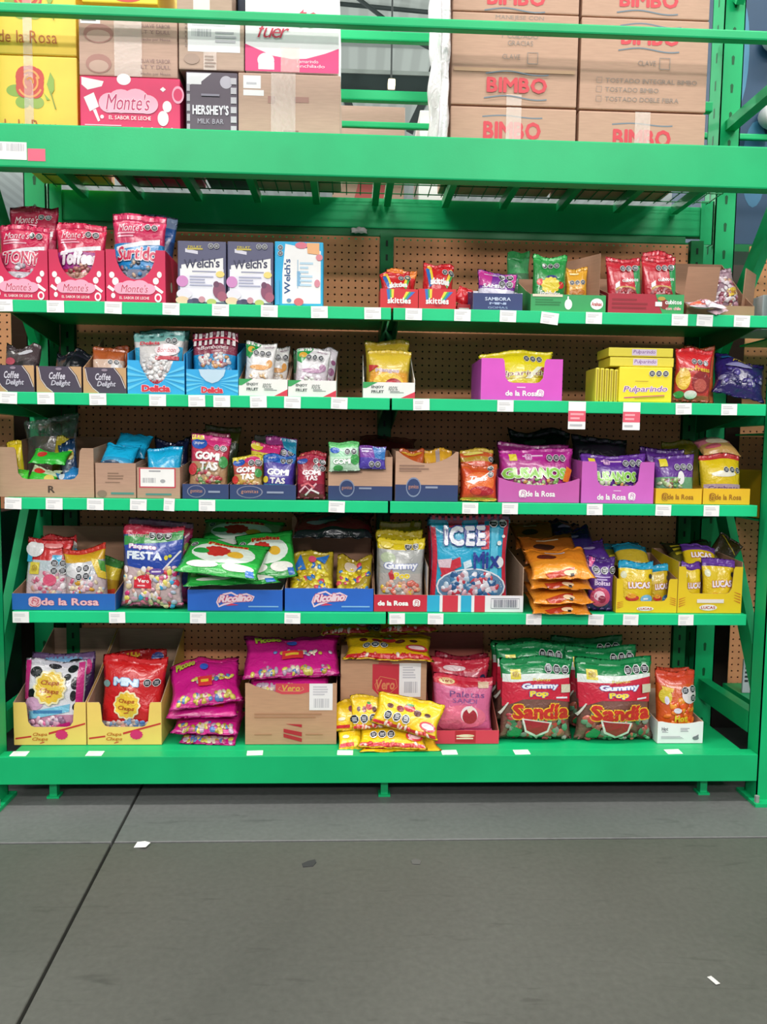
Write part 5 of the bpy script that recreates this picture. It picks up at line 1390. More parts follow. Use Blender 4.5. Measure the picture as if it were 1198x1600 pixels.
bag('candy_bag', 'grey and yellow lolly bag in the small red tray', (577, 657, 842, None), Y + .034, Z + .004, .05, [(0, '#b8b0aa'), (.5, '#a9aaa6'), (.84, '#e2c81e')], GP, 4, roll=1, group='grey and yellow lolly bags')
bag('candy_bag', 'yellow topped lolly bag one row behind the grey and yellow one', (580, 656, 829, None), Y + .085, Z + .004, .04, [(0, '#a9aaa6'), (.84, '#c9b01c')], [], 4, group='grey and yellow lolly bags')
bag('candy_bag', 'farthest yellow topped lolly bag of its row, tilted', (584, 650, 815, None), Y + .13, Z + .004, .04, [(0, '#a9aaa6'), (.84, '#a8921c')], [], 4, roll=3, group='grey and yellow lolly bags')

# ---------------------------------------------------------------- fourth shelf, right
ICT = [('r', '#2aa9cf', 0, 0, .13, 1), ('r', '#ece8ea', .13, 0, .16, 1), ('r', '#d23244', .16, 0, .32, 1), ('r', '#ece8ea', .32, 0, .35, 1), ('r', '#2aa9cf', .35, 0, .46, 1), ('r', '#ece8ea', .46, 0, .49, 1), ('r', '#d23244', .49, 0, .6, 1), ('l', '#5a5a6a', [(.665, .22), (.96, .22), (.96, .82), (.665, .82), (.665, .22)], .0016), ('bar', '#6a6a7a', .69, .28, .94, .76, 26)]
tray('display_tray', 'white tray with red and blue stripes, a barcode and tall kraft sides', (667, 817, 931), Z, Y, .28, '#e9e6ea', '#b79a82', ('flat',), (2.7, 3.3), 2.4, ICT, [('r', '#2aa9cf', 0, 0, .08, 1)], innk='kraft')
CHW = ['#c43a4c', '#e6e2ea', '#4a86b4', '#d9b0bc', '#b8c8d8', '#2f5f94', '#c98a96']
IC = [('r', '#cf2a40', .01, .04, .07, .88), ('r', '#cf2a40', .93, .04, .985, .94), ('r', '#2fa9cc', .02, .87, .22, .95), ('r', '#b8304a', .24, .87, .4, .95), ('r', '#2fa9cc', .42, .87, .58, .95), ('r', '#b8304a', .6, .87, .68, .95)] + [('r', '#cf2a40', .04 + .075 * i, .955, .075 + .075 * i, .998) for i in range(12)] + [
    ('r', '#d23244', .64, .64, .74, .88), ('r', '#62c6e2', .76, .12, .86, .86), ('p', '#d23244', [(.1, .46), (.36, .56), (.38, .46), (.14, .36)]), ('p', '#d23244', [(.12, .36), (.3, .42), (.42, .3), (.2, .24)]), ('p', '#e6c9d4', [(.08, .52), (.26, .54), (.24, .44), (.1, .44)]), ('p', '#cfe4ee', [(.4, .5), (.5, .53), (.52, .46), (.42, .43)]), ('p', '#3f7fb4', [(.4, .38), (.56, .44), (.54, .36), (.42, .32)]), ('p', '#d23244', [(.62, .36), (.68, .4), (.72, .3), (.82, .36), (.8, .28), (.64, .27)]), ('e', '#d9e8f0', .7, .46, .03, .03), ('e', '#e8eef2', .88, .5, .06, .06),
    ('e', '#e8e8ee', .52, .24, .44, .2), ('e', '#5f86a8', .52, .24, .42, .185), ('c', CHW, .52, .26, .36, .13, 80, .028),
    ('t', '#eef0f6', 'ICEE', .43, .775, .52, .2, {'off': .05, 'out': '#2a3f94', 'ow': .04, 'gap': .16}), ('t', '#2a3f94', 'Mix', .7, .53, .34, .18, {'off': .03, 'slope': .12, 'gap': .12}), ('s', .84, .9, .03, row(2)), ('e', WHITE, .86, .7, .03, .025), ('e', WHITE, .91, .77, .02, .015)]
bag('candy_bag', 'large sky blue bag of iced drink flavoured mix with red trim, tallest on its shelf', (668, 795, 806, None), Y + .04, Z + .004, .07, [(0, '#2c8fb8'), (.1, '#2fb0d6'), (.95, '#7f5a7a')], IC, 3, roll=.5, group='iced mix bags')
bag('candy_bag', 'red edge of a second iced mix bag behind the sky blue one', (656, 776, 808, None), Y + .105, Z + .004, .05, [(0, '#b52a44'), (.9, '#2f7f9c')], [], 3, group='iced mix bags')
OC = ['#8f3a1e', '#c8642a', '#e8a04a']
for i, (yt, yb, dx, ro) in enumerate(((935, 958, 2, 1), (913, 937, 1, -2), (890, 916, 0, 2), (864, 896, 0, -1))):
    lab = ('lowest', 'second from bottom', 'second from top', 'topmost')[i]
    bag('candy_bag', f'{lab} orange bag of the flat stack beside the striped tray', (822 + dx, 920 - dx * 2, yt, yb), Y + .03, None, .042, [(0, '#e08a26'), (.5, '#d97c20')], [('p', '#b83a22', [(.2, .1), (.7, .24), (.66, .1), (.3, .02)]), ('e', '#5a1f18', .3, .6, .16, .08), ('e', '#f0d2a8', .6, .12, .1, .05), ('ml', '#d9d2dc', .3, .72, .8, .8, 1), ('r', '#2a1c1c', .6, .06, .66, .1)], 72 if i < 3 else 60, roll=ro, H=.16, center=True, wrk=1.5, group='orange bags in the stack')
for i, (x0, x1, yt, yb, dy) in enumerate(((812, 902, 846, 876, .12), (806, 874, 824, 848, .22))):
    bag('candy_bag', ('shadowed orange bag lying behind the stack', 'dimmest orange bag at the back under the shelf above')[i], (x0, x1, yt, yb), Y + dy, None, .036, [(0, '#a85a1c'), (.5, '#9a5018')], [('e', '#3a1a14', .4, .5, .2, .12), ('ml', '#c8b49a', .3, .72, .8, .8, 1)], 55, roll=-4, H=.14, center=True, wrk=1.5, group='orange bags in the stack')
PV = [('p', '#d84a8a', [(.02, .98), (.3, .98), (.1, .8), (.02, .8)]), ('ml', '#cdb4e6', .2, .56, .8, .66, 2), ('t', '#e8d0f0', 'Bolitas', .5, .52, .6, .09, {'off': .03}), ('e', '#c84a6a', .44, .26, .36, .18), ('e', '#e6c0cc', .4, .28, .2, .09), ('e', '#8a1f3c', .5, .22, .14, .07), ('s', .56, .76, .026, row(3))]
bag('candy_bag', 'violet bag with three seals wedged upright beside the orange stack', (919, 961, 872, None), Y + .02, Z + .001, .05, [(0, '#3f1c66'), (.2, '#5a2a8a'), (.85, '#4a2478')], PV, 6, roll=3, group='violet bags')
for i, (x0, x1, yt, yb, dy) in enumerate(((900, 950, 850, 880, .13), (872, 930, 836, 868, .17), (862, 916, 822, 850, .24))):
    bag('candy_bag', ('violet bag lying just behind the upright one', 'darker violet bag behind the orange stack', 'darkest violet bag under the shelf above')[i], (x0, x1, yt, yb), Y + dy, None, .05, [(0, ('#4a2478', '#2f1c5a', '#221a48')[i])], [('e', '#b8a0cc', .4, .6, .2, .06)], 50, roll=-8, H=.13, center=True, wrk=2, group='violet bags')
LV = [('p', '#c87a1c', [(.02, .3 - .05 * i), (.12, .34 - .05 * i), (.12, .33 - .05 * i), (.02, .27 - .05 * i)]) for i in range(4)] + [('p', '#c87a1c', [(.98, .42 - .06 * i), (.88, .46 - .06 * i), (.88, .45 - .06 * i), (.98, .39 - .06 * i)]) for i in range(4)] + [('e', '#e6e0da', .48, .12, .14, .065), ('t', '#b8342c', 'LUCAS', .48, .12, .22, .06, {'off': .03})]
YG = '#e6c41a'


def lucas(hat, ac):
    return [('e', '#d9d9b4', .14, .72, .09, .07), ('t', '#f6eef2', 'LUCAS', .56, .52, .62, .13, {'off': .055, 'slope': .12, 'out': '#c02a3c', 'ow': .055}), ('e', '#c83a2c', .36, .26, .2, .06), ('e', '#e8a02a', .34, .3, .14, .05), ('e', ac, .78, .24, .18, .09), ('ml', '#eef2f6', .68, .21, .88, .28, 1), ('e', '#3a3a3a', .88, .7, .05, .05), ('p', hat, [(.02, .98), (.98, .98), (.98, .84), (.02, .88)])]


tray('display_tray', 'yellow tray with scratchy orange strokes and blue topped bags', (963, 1058, 905), Z, Y, .24, YG, KRAFT2, ('U', (.1, .86, .34)), (1, 1.5), 1.5, LV, group='yellow scratch trays')
l1 = bag('candy_bag', 'yellow chilli candy bag with a turquoise top and red title, left in its tray', (966, 1022, 878, None), Y + .03, Z + .004, .04, [(0, YG), (.85, '#1f9cc4')], lucas('#1f9cc4', '#7fbfe0'), 5, group='turquoise topped yellow bags')
bag('candy_bag', 'yellow chilli candy bag with a turquoise top, narrower one at the right of the tray', (1016, 1048, 884, None), Y + .036, Z + .004, .04, [(0, '#c9a81e'), (.85, '#1f9cc4')], lucas('#1f9cc4', '#4f8fc0'), 5, roll=-2, group='turquoise topped yellow bags')
bag('candy_bag', 'turquoise topped bag lying behind the left yellow one', (962, 1016, 868, 884), Y + .1, None, .04, [(0, '#b79a2a'), (.6, '#1f7f9c')], [], 55, H=.12, center=True, roll=4, group='turquoise topped yellow bags')
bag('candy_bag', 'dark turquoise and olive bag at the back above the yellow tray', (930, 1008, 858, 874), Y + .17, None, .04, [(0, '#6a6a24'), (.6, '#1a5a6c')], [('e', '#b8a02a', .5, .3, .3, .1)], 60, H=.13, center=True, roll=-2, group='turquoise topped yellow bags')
tray('display_tray', 'yellow tray with purple topped bags at the right end of the fourth shelf', (1060, 1160, 886), Z, Y, .24, YG, KRAFT2, ('U', (.12, .86, .42)), (1.1, 1.2), 1.2, LV + [('r', '#e6dcd2', .3, .22, .72, .3)], group='yellow scratch trays')
bag('candy_bag', 'yellow chilli candy bag with a purple top, right in the last tray', (1098, 1150, 874, None), Y + .03, Z + .004, .04, [(0, YG), (.85, '#6a3a9c')], lucas('#6a3a9c', '#b89ac0'), 5, roll=-1, group='purple topped yellow bags')
bag('candy_bag', 'yellow chilli candy bag with a purple top, left in the last tray', (1072, 1104, 880, None), Y + .036, Z + .004, .04, [(0, YG), (.85, '#6a3a9c')], lucas('#6a3a9c', '#b89ac0'), 5, roll=2, group='purple topped yellow bags')
bag('candy_bag', 'yellow bag lying tilted behind the purple topped pair', (1066, 1120, 862, 884), Y + .1, None, .04, [(0, '#d9b81e'), (.7, '#6a3a9c')], [('t', '#f6eef2', 'LUCAS', .5, .5, .6, .2, {'off': .055, 'out': '#c02a3c', 'ow': .055})], 45, H=.12, center=True, roll=8, group='purple topped yellow bags')
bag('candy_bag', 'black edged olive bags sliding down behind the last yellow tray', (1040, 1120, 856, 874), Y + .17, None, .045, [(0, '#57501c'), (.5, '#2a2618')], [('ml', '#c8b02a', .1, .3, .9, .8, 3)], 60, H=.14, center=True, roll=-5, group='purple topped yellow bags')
bag('candy_bag', 'brown glossy bag corner propped at the right end of the fourth shelf', (1112, 1152, 842, 876), Y + .2, None, .03, [(0, '#3a2c14')], [('l', '#c8b02a', [(.1, .9), (.9, .5)], .004)], 20, H=.1, center=True, roll=38)

# ---------------------------------------------------------------- base deck
Z, Y = SZ[0], .095
CHT = [('p', '#c8342f', [(.02, .13), (.24, .18), (.24, .22), (.02, .17)]), ('p', '#c8342f', [(.48, .24), (.99, .48), (.99, .52), (.48, .29)]), ('t', '#c87a2a', 'Chupa', .36, .24, .2, .1, {'shear': .2, 'off': .03}), ('t', '#c87a2a', 'Chups', .36, .13, .22, .1, {'shear': .2, 'off': .03}), ('l', '#c8342f', [(.36, .04), (.42, .07)], .003), ('fl', '#d6286c', .66, .24, .085, .11)]


def daisy(cv, k=1):
    return [('fl', '#f3e6b8', .46, cv, .25 * k, .2 * k), ('fl', '#f0c63a', .46, cv, .22 * k, .175 * k), ('t', '#b8641e', 'Chupa', .46, cv + .055 * k, .3 * k, .075 * k, {'shear': .2, 'off': .04}), ('t', '#b8641e', 'Chups', .46, cv - .045 * k, .32 * k, .075 * k, {'shear': .2, 'off': .04}), ('l', '#c23a2a', [(.42, cv - .11 * k), (.5, cv - .095 * k)], .003)]


COW = [('e', '#17171c', u, v, a, b) for u, v, a, b in ((.2, .84, .1, .06), (.48, .93, .1, .035), (.78, .9, .09, .05), (.86, .72, .07, .08), (.16, .58, .08, .06), (.84, .56, .05, .07), (.72, .8, .06, .04), (.3, .72, .05, .05), (.9, .42, .06, .05))] + [('e', '#17171c', .25, .8, .07, .05)]
tray('display_tray', 'tall buttery yellow tray with a pink flower mark around the cow patterned bag', (21, 134, 1098), Z, Y, .36, '#f0cb68', '#b08f78', ('U', (.18, .84, .42)), (1.0, 2.15), 2.15, CHT, [], group='buttery yellow lollipop trays')
tray('display_tray', 'tall buttery yellow tray with a pink flower mark around the red bag', (136, 252, 1098), Z, Y, .36, '#f0cb68', '#b08f78', ('U', (.18, .84, .42)), (1.0, 2.15), 2.15, CHT, [('e', '#c8a03a', .3, .5, .03, .02)], group='buttery yellow lollipop trays')
bag('candy_bag', 'cow patterned lollipop bag with a golden flower badge', (32, 130, 1036, None), Y + .045, Z + .005, .07, [(0, '#c98aa8'), (.32, '#e9e6ec'), (.96, '#cfcad6')],
    COW + [('r', '#c8287c', .02, .5, .1, .98), ('r', '#c8287c', .88, .4, .98, .98), ('e', '#d9a8cc', .2, .46, .16, .08), ('p', '#7fc4e2', [(.12, .26), (.8, .36), (.8, .46), (.12, .36)]), ('ml', '#3f7fb4', .2, .32, .72, .40, 1), ('c', ['#e0a8c0', '#d86a9a', '#c9b0c4', '#8f6a8a', '#e8d0da'], .45, .17, .36, .12, 46, .022), ('p', '#c8287c', [(.5, .1), (.8, .04), (.82, .24), (.62, .2)])] + daisy(.66, 1.05), 7, roll=1, wrk=1.4, group='lollipop bags')
bag('candy_bag', 'violet and black patterned lollipop bag behind the cow patterned one', (40, 146, 1022, None), Y + .13, Z + .005, .06, [(0, '#4a2a5a'), (.9, '#7a5a8a')], [('e', '#6fa0c8', .5, .92, .3, .04), ('e', '#c8287c', .9, .8, .06, .1), ('e', '#17171c', .7, .88, .1, .04)], 8, roll=-2, wrk=1.6, group='lollipop bags')
bag('candy_bag', 'glossy red lollipop bag with a yellow flower badge and blue word', (152, 254, 1030, None), Y + .045, Z + .005, .075, [(0, '#2f4f8a'), (.14, '#c9d0d8'), (.2, '#d41f24')],
    [('c', ['#e8b0a0', '#5a8ac8', '#c9b0a8', '#e0d0c0', '#8ab0d8'], .5, .14, .38, .09, 44, .02), ('t', '#cfe4f4', 'MINI', .42, .69, .4, .09, {'off': .055, 'out': '#5a9ad0', 'ow': .055}), ('e', '#7a9a9a', .1, .66, .06, .04), ('s', .82, .70, .027, [(-.5, 0), (.5, 0)])] + daisy(.42, .85), 7, roll=2, wrk=1.4, group='lollipop bags')
bag('candy_bag', 'red lollipop bag with yellow spots lying behind the glossy red one', (176, 268, 1022, None), Y + .14, Z + .005, .06, [(0, '#a81c1e')], [('e', '#d9a82a', .4, .93, .14, .04), ('e', '#3a4a8a', .85, .9, .1, .06)], 8, roll=-3, wrk=1.6, group='lollipop bags')

MGB, MGB2 = '#cf1c86', '#b81878'
RIB = ['#d8c85a', '#b9a0b4', '#5a7ab8', '#d9c8b0', '#b8a03a', '#c8508a']


def vero_pink():
    return [('c', RIB, .5, .12, .42, .05, 40, .022, 'r'), ('c', RIB, .62, .46, .3, .05, 24, .02, 'r'), ('t', '#b8c83a', 'Picoso', .24, .82, .28, .16, {'off': .055, 'slope': .2}), ('r', '#d8343c', .4, .3, .62, .5), ('ml', '#f0c83a', .44, .34, .58, .46, 1), ('e', '#3a5ac0', .5, .7, .06, .06)]


for i, (x0, x1, yt, yb, le, ro, H, T) in enumerate(((290, 378, 1122, 1158, 74, 4, .2, .046), (276, 380, 1096, 1136, 68, 2, .2, .046), (262, 380, 1074, 1108, 64, -2, .2, .044), (266, 376, 1032, 1098, 57, -11, .21, .048))):
    lab = ('bottom', 'second from bottom', 'second from top', 'top')[i]
    bag('candy_bag', f'{lab} magenta bag of the slumping floor stack beside the yellow trays', (x0, x1, yt, yb), Y + .09, None, T, [(0, MGB2), (.06, MGB), (.94, '#c0206a')], vero_pink() if i != 2 else [('r', '#d8343c', .6, .2, .8, .6), ('e', '#d9cfe0', .3, .3, .2, .08), ('ml', '#f6d9ea', .1, .5, .5, .7, 1)], le, roll=ro, H=H, center=True, wrk=1.6, group='magenta bags in the slumping stack')
VB = [('p', '#cf4450', [(.33, .995), (.33, .86), (.4, .82), (.6, .82), (.7, .86), (.7, .995)]), ('l', '#d9a070', [(.38, .94), (.36, .9), (.4, .87), (.6, .87), (.64, .9), (.62, .94)], .002), ('t', '#d9a84a', 'Vero', .5, .92, .2, .1, {'off': .03, 'shear': .15}), ('r', '#ece8e8', .7, .56, .955, .995), ('bar', '#b4b0b6', .75, .6, .92, .75, 16), ('ml', '#c4c0c6', .74, .8, .92, .96, 4), ('ml', '#a87a5a', .1, .42, .9, .52, 2), ('ml', '#a87a5a', .1, .14, .4, .18, 1), ('ml', '#a87a5a', .66, .14, .92, .18, 1), ('p', '#b02430', [(.42, .26), (.62, .2), (.62, .13), (.42, .2)]), ('p', '#b02430', [(.42, .18), (.62, .1), (.62, .04), (.42, .12)]), ('p', '#b02430', [(.44, .34), (.62, .33), (.62, .28)])]
tray('open_carton', 'kraft carton with a red badge and white sticker under the magenta bags', (383, 526, 1068), Z, Y, .34, '#bc9070', KRAFT2, ('dip', (.04, .96, .84)), (.9, .9), .9, VB, outk='kraft', group='kraft cartons with red badges')
for i, (x0, x1, yt, yb, dy, le, ro) in enumerate(((392, 517, 1064, 1094, .08, 62, 0), (386, 522, 1034, 1074, .1, 61, 1), (380, 532, 1008, 1056, .11, 58, -3))):
    lab = ('lowest', 'middle', 'topmost')[i]
    bag('candy_bag', f'{lab} of three magenta bags heaped in the kraft carton', (x0, x1, yt, yb), Y + dy + .02, None, .044, [(0, MGB2), (.06, MGB), (.94, '#b81c6c')], vero_pink(), le, roll=ro, H=.2, center=True, wrk=1.6, group='magenta bags in the kraft carton')
VB2 = [('p', '#c22c3c', [(.37, .9), (.37, .42), (.44, .3), (.62, .24), (.72, .28), (.72, .9)]), ('t', '#d9845a', 'Vero', .52, .5, .22, .2, {'off': .03, 'shear': .15}), ('l', '#d98a5a', [(.4, .5), (.43, .36), (.58, .34), (.66, .46), (.64, .6), (.46, .66), (.4, .5)], .002), ('r', '#ece8e8', .68, .26, .93, .92), ('bar', '#b4b0b6', .74, .34, .9, .56, 14), ('ml', '#c4c0c6', .72, .62, .9, .86, 5), ('ml', '#c22c3c', .44, .9, .66, .98, 2)]
vc = carton('open_carton', 'sealed kraft carton with a red badge behind the slipping yellow bags', (532, 667, 1030, None), Y + .07, .28, '#bc9070', Z, [], 'kraft cartons with red badges', 'kraft', flaps=False)
Hc = pt(600, 1030, Y + .07).z - Z
Wc = pt(667, 1050, Y + .07).x - pt(532, 1050, Y + .07).x
hh = pt(600, 1110, Y + .07).z - Z
decals(vc, lambda u, v, l: Vector((-Wc / 2 + Wc * u, -l, hh + (Hc - hh) * v)), Wc, Hc - hh, VB2, 'card', False, 5)
YV = '#e8bc14'


def vero_y():
    return [('e', '#5a1f1c', .2, .6, .05, .07), ('e', '#8a1f2a', .36, .58, .06, .09), ('e', '#b8242f', .5, .66, .09, .1), ('e', '#3f8a3c', .5, .76, .06, .04), ('e', '#5a1f1c', .64, .58, .06, .09), ('e', '#4a1c18', .8, .6, .05, .05), ('r', '#c8262f', .03, .04, .97, .12), ('c', ['#e86a5a', '#f0d8c8', '#c8262f'], .5, .09, .4, .03, 18, .014, 'r'), ('e', '#d8323f', .84, .3, .13, .13), ('e', '#f3c9cc', .84, .3, .1, .08), ('s', .34, .32, .03, row(3))]


for i, (x0, x1, yt, yb, y, le, ro, H) in enumerate(((538, 674, 1002, 1030, .14, 74, 3, .17), (590, 680, 982, 1008, .24, 78, -3, .14), (500, 576, 984, 1010, .22, 78, -4, .14), (540, 640, 976, 1000, .28, 72, 2, .15))):
    lab = ('front yellow and red bag lying on the sealed kraft carton', 'yellow spotted bag second on top of the sealed kraft carton', 'shadowed yellow bag left on the sealed kraft carton', 'dimmest yellow bag at the back over the sealed kraft carton')[i]
    bag('candy_bag', lab, (x0, x1, yt, yb), Y + y, None, .042, [(0, YV), (.08, '#c8a412' if i else '#dcae14')], vero_y(), le, roll=ro, H=H, center=True, wrk=1.6, group='yellow bags on the sealed carton')
for i, (x0, x1, yt, yb, y, le, ro, H, T, ya) in enumerate(((560, 684, 1148, 1170, .015, 80, 1, .13, .028, 4), (520, 560, 1138, 1166, .01, 58, -4, .12, .035, 0), (560, 666, 1126, 1160, .02, 62, 3, .15, .036, 0), (524, 566, 1096, 1142, .045, 24, -4, .1, .034, 0), (548, 606, 1090, 1140, .03, 22, -4, .11, .034, 0), (584, 690, 1082, 1152, .0, 30, 16, .115, .036, 0))):
    lab = ('lowest yellow bag flat on the base edge', 'crumpled yellow bag end at the left of the slipping pile', 'wide yellow bag with three seals low in the slipping pile', 'narrow upright yellow bag against the kraft carton', 'short yellow bag with three seals in the middle of the slipping pile', 'tilted yellow bag with three seals on top of the slipping pile')[i]
    bag('candy_bag', lab, (x0, x1, yt, yb), Y + y - .02, None, T, [(0, YV), (.08, '#ecc21a')], vero_y() if i in (2, 4, 5) else [('e', '#8a1f2a', .7, .7, .12, .1), ('r', '#c8262f', .05, .1, .6, .2), ('e', '#f0e2c0', .3, .4, .14, .06)], le, yaw=ya, roll=ro, H=H, center=True, wrk=1.8, group='yellow bags slipping down')
PT = [('p', '#b8202f', [(.36, .98), (.66, .98), (.66, .06), (.36, .12)]), ('e', '#e8c8a8', .52, .6, .12, .12), ('ml', '#f0d9c0', .38, .3, .64, .7, 2)]
tray('display_tray', 'coral red tray with a darker red patch under the pink lolly bag', (672, 779, 1142), Z, Y, .34, '#dc3c52', '#a8584c', ('flat',), (1, 5.5), 6.6, PT)
PX = [('p', '#c8243c', [(.02, .98), (.98, .98), (.98, .86), (.5, .8), (.02, .84)]), ('e', '#d9323f', .22, .88, .18, .08), ('e', '#ecd49a', .22, .88, .13, .05), ('t', '#a8242f', 'Vero', .22, .88, .18, .05, {'off': .03}), ('t', '#7a4a8a', 'Paletas', .56, .68, .6, .1, {'arch': .3}), ('t', '#8f5a9a', 'SANDI', .52, .57, .42, .08, {'arch': .3}), ('e', '#e8708c', .5, .3, .4, .2), ('e', '#f0dfe2', .6, .34, .15, .15), ('e', '#a82434', .61, .31, .13, .13), ('p', '#f0dccc', [(.56, .42), (.64, .5), (.68, .44), (.6, .36)]), ('e', '#d8607c', .3, .16, .2, .1), ('r', '#d9b89a', .74, .8, .92, .9)]
bag('candy_bag', 'rosy pink lolly bag with a red sweet pictured, front of the coral tray', (670, 766, 1060, None), Y + .035, Z + .02, .06, [(0, '#d8487c'), (.1, '#dc6a96'), (.84, '#cf2f4c')], PX, 9, roll=2, wrk=1.4, group='rosy lolly bags')
bag('candy_bag', 'crimson topped lolly bag behind the rosy pink one', (680, 774, 1032, None), Y + .12, Z + .01, .06, [(0, '#b8304c'), (.8, '#c42a40')], [('e', '#2a2a4a', .9, .72, .05, .04), ('e', '#e8c8cc', .4, .86, .2, .04), ('r', '#d8b83a', .86, .5, .96, .58)], 9, roll=-1, wrk=1.6, group='rosy lolly bags')
bag('candy_bag', 'deeper crimson lolly bag filling the back of the coral tray', (676, 760, 1026, None), Y + .2, Z + .01, .06, [(0, '#a8243c')], [], 9, roll=3, wrk=1.6, group='rosy lolly bags')

SD = [('p', '#eaf0ea', [(.02, .80), (.98, .80), (.98, .74), (.5, .70), (.02, .66)]), ('p', '#d0243e', [(.02, .70), (.5, .72), (.98, .76), (.98, .46), (.7, .5), (.3, .5), (.02, .4)]), ('r', '#e8d43a', .13, .74, .27, .86), ('rose', .2, .80, .045, .035, ('#b8963a', '#e8d43a')), ('t', '#e8d43a', 'Paletas', .56, .73, .24, .035, {'slope': .12}),
      ('t', '#f4f4fa', 'Gummy', .54, .65, .52, .085, {'off': .055, 'slope': .12, 'out': '#5a78c8', 'ow': .055}), ('t', '#f0d43c', 'Pop', .52, .56, .26, .085, {'off': .055, 'slope': .12, 'out': '#6a78b8', 'ow': .055}), ('s', .78, .85, .03, row(3)), ('r', '#d9d2b8', .84, .58, .97, .68), ('ml', '#e6e6ea', .76, .5, .94, .54, 1),
      ('c', ['#3f7a52', '#b8423c', '#9a5a50', '#6f8a70', '#c86a5a', '#8f8f86', '#a83a44', '#5a9a72'], .5, .19, .42, .17, 90, .026, 'r'),
      ('p', '#d9d6cc', [(.02, .3), (.12, .46), (.1, .46), (.0, .32)]), ('t', '#c22a22', 'Sandía', .55, .36, .78, .18, {'off': .055, 'slope': .05, 'out': '#e8b82a', 'ow': .055}), ('p', '#e6e2dc', [(.28, .28), (.34, .12), (.5, .06), (.66, .12), (.7, .24)]), ('p', '#a8202f', [(.31, .265), (.36, .14), (.5, .085), (.64, .14), (.67, .23)]), ('p', '#2f8a52', [(.12, .1), (.2, .18), (.3, .14), (.26, .04), (.14, .04)])]
SBANDS = [(0, '#7a5248'), (.5, '#c42a40'), (.74, '#188a4c')]
s1 = bag('candy_bag', 'large watermelon gummy bag beside the coral tray, front one', (777, 893, 1032, None), Y + .03, Z + .001, .075, SBANDS, SD, 5, roll=.5, wrk=1.2, group='large watermelon gummy bags')
s2 = bag('candy_bag', 'large watermelon gummy bag beside the small white tray, front one', (908, 1031, 1032, None), Y + .03, Z + .001, .08, SBANDS, SD, 5, roll=-.5, wrk=1.2, group='large watermelon gummy bags')
dup(s1, (-.012, .085, .035), 'green topped watermelon bag right behind the one beside the coral tray')
dup(s1, (.004, .175, .025), 'last watermelon bag in the row beside the coral tray')
dup(s2, (-.035, .09, .02), 'green topped watermelon bag right behind the one beside the white tray')
dup(s2, (-.05, .18, .03), 'last watermelon bag in the row beside the white tray')
OT = [('t', '#6a6a74', 'Hot', .16, .66, .14, .16, {'off': .03}), ('ml', '#9a9aa2', .1, .48, .24, .58, 2), ('ml', '#9a9aa2', .5, .52, .72, .72, 3), ('ml', '#b0b0b6', .08, .2, .62, .34, 3), ('e', '#7a7a82', .84, .24, .07, .09), ('p', '#7a7a82', [(.78, .26), (.9, .26), (.9, .42)])]
tray('display_tray', 'small white tray with grey print at the right end of the base deck', (1027, 1098, 1128), Z, Y, .3, '#ecebed', '#c8a890', ('dip', (.1, .9, .9)), (1, 1.3), 1.3, OT, [('e', '#2f3f4a', .14, .45, .1, .2)])
OB = [('c', ['#e87a1e', '#e85a1e', '#f09a2a', '#d84a1a'], .56, .34, .36, .24, 34, .026), ('e', '#d9c02a', .2, .62, .14, .11), ('e', '#d9d0e6', .22, .56, .05, .06), ('p', '#e8c02a', [(.12, .76), (.4, .74), (.36, .68), (.14, .7)]), ('e', '#e6dcdc', .78, .64, .2, .12), ('t', '#d8c82a', 'Hot', .56, .3, .34, .1, {'off': .055, 'gap': .12}), ('p', '#e6e2ea', [(.36, .16), (.44, .22), (.6, .22), (.7, .15), (.68, .1), (.54, .14), (.38, .1)]), ('e', '#dcd8e4', .46, .42, .1, .04), ('s', .76, .66, .027, [(-.5, .4), (.5, .5), (.5, -.5)])]
bag('candy_bag', 'orange-red chilli snack bag in the small white tray', (1024, 1092, 1052, None), Y + .035, Z + .008, .06, [(0, '#b8401c'), (.2, '#d85a20'), (.8, '#d9482c')], OB, 7, roll=1, group='orange-red snack bags')
bag('candy_bag', 'orange-red snack bag peeking over the front one in the white tray', (1030, 1082, 1045, None), Y + .10, Z + .008, .05, [(0, '#c8442a')], [], 7, roll=1, group='orange-red snack bags')

# ---------------------------------------------------------------- upper deck
ZD, Y = 2.108, .035
q = lambda px: (px + 35) / 156                 # the printed side, across
DLR = [('e', '#8fae4a', q(6), .60, .12, .07), ('e', '#8fae4a', q(18), .47, .09, .07), ('e', '#9ab254', q(44), .47, .09, .07), ('rose', q(32), .70, .17, .19, ('#cf4a3f', '#e8a25a')), ('p', '#8fae4a', [(q(71), .55), (q(64), .68), (q(71), .82), (q(78), .74), (q(78), .62)]), ('l', '#8a9a3c', [(q(71), .6), (q(76), .48), (q(80), .4)], .004), ('p', '#8fae4a', [(q(70), .5), (q(58), .58), (q(63), .5)]),
       ('t', '#b9662a', 'de la Rosa', q(30), .2, .71, .14, {'gap': .08, 'off': .0})]
y1 = carton('sweets_carton', 'lower bright yellow carton with a rose, standing on the deck', (-62, 121, 87, None), .085, .38, '#f6d04a', ZD, DLR, 'yellow rose cartons', tape=(.36, .47, .0, 1), x=(-1.243, pt(121, 150, .085).x))
zt = pt(30, 87, .085).z + .003
carton('sweets_carton', 'upper bright yellow carton with a rose, half hidden by the safety bar', (-66, 119, 87, 87), .085, .38, '#f6d04a', zt, DLR, 'yellow rose cartons', tape=(.36, .47, .0, 1), x=(-1.243, pt(119, 50, .085).x), H=pt(30, 87, .085).z - ZD - .002)
carton('sweets_carton', 'third yellow carton above the safety bar, only its foot in view', (128, 246, 8, 8), Y + .02, .3, '#f0d030', pt(190, 9, Y + .02).z - .006 + .012, [('e', '#c83a2a', .6, .1, .2, .08)], H=.2)
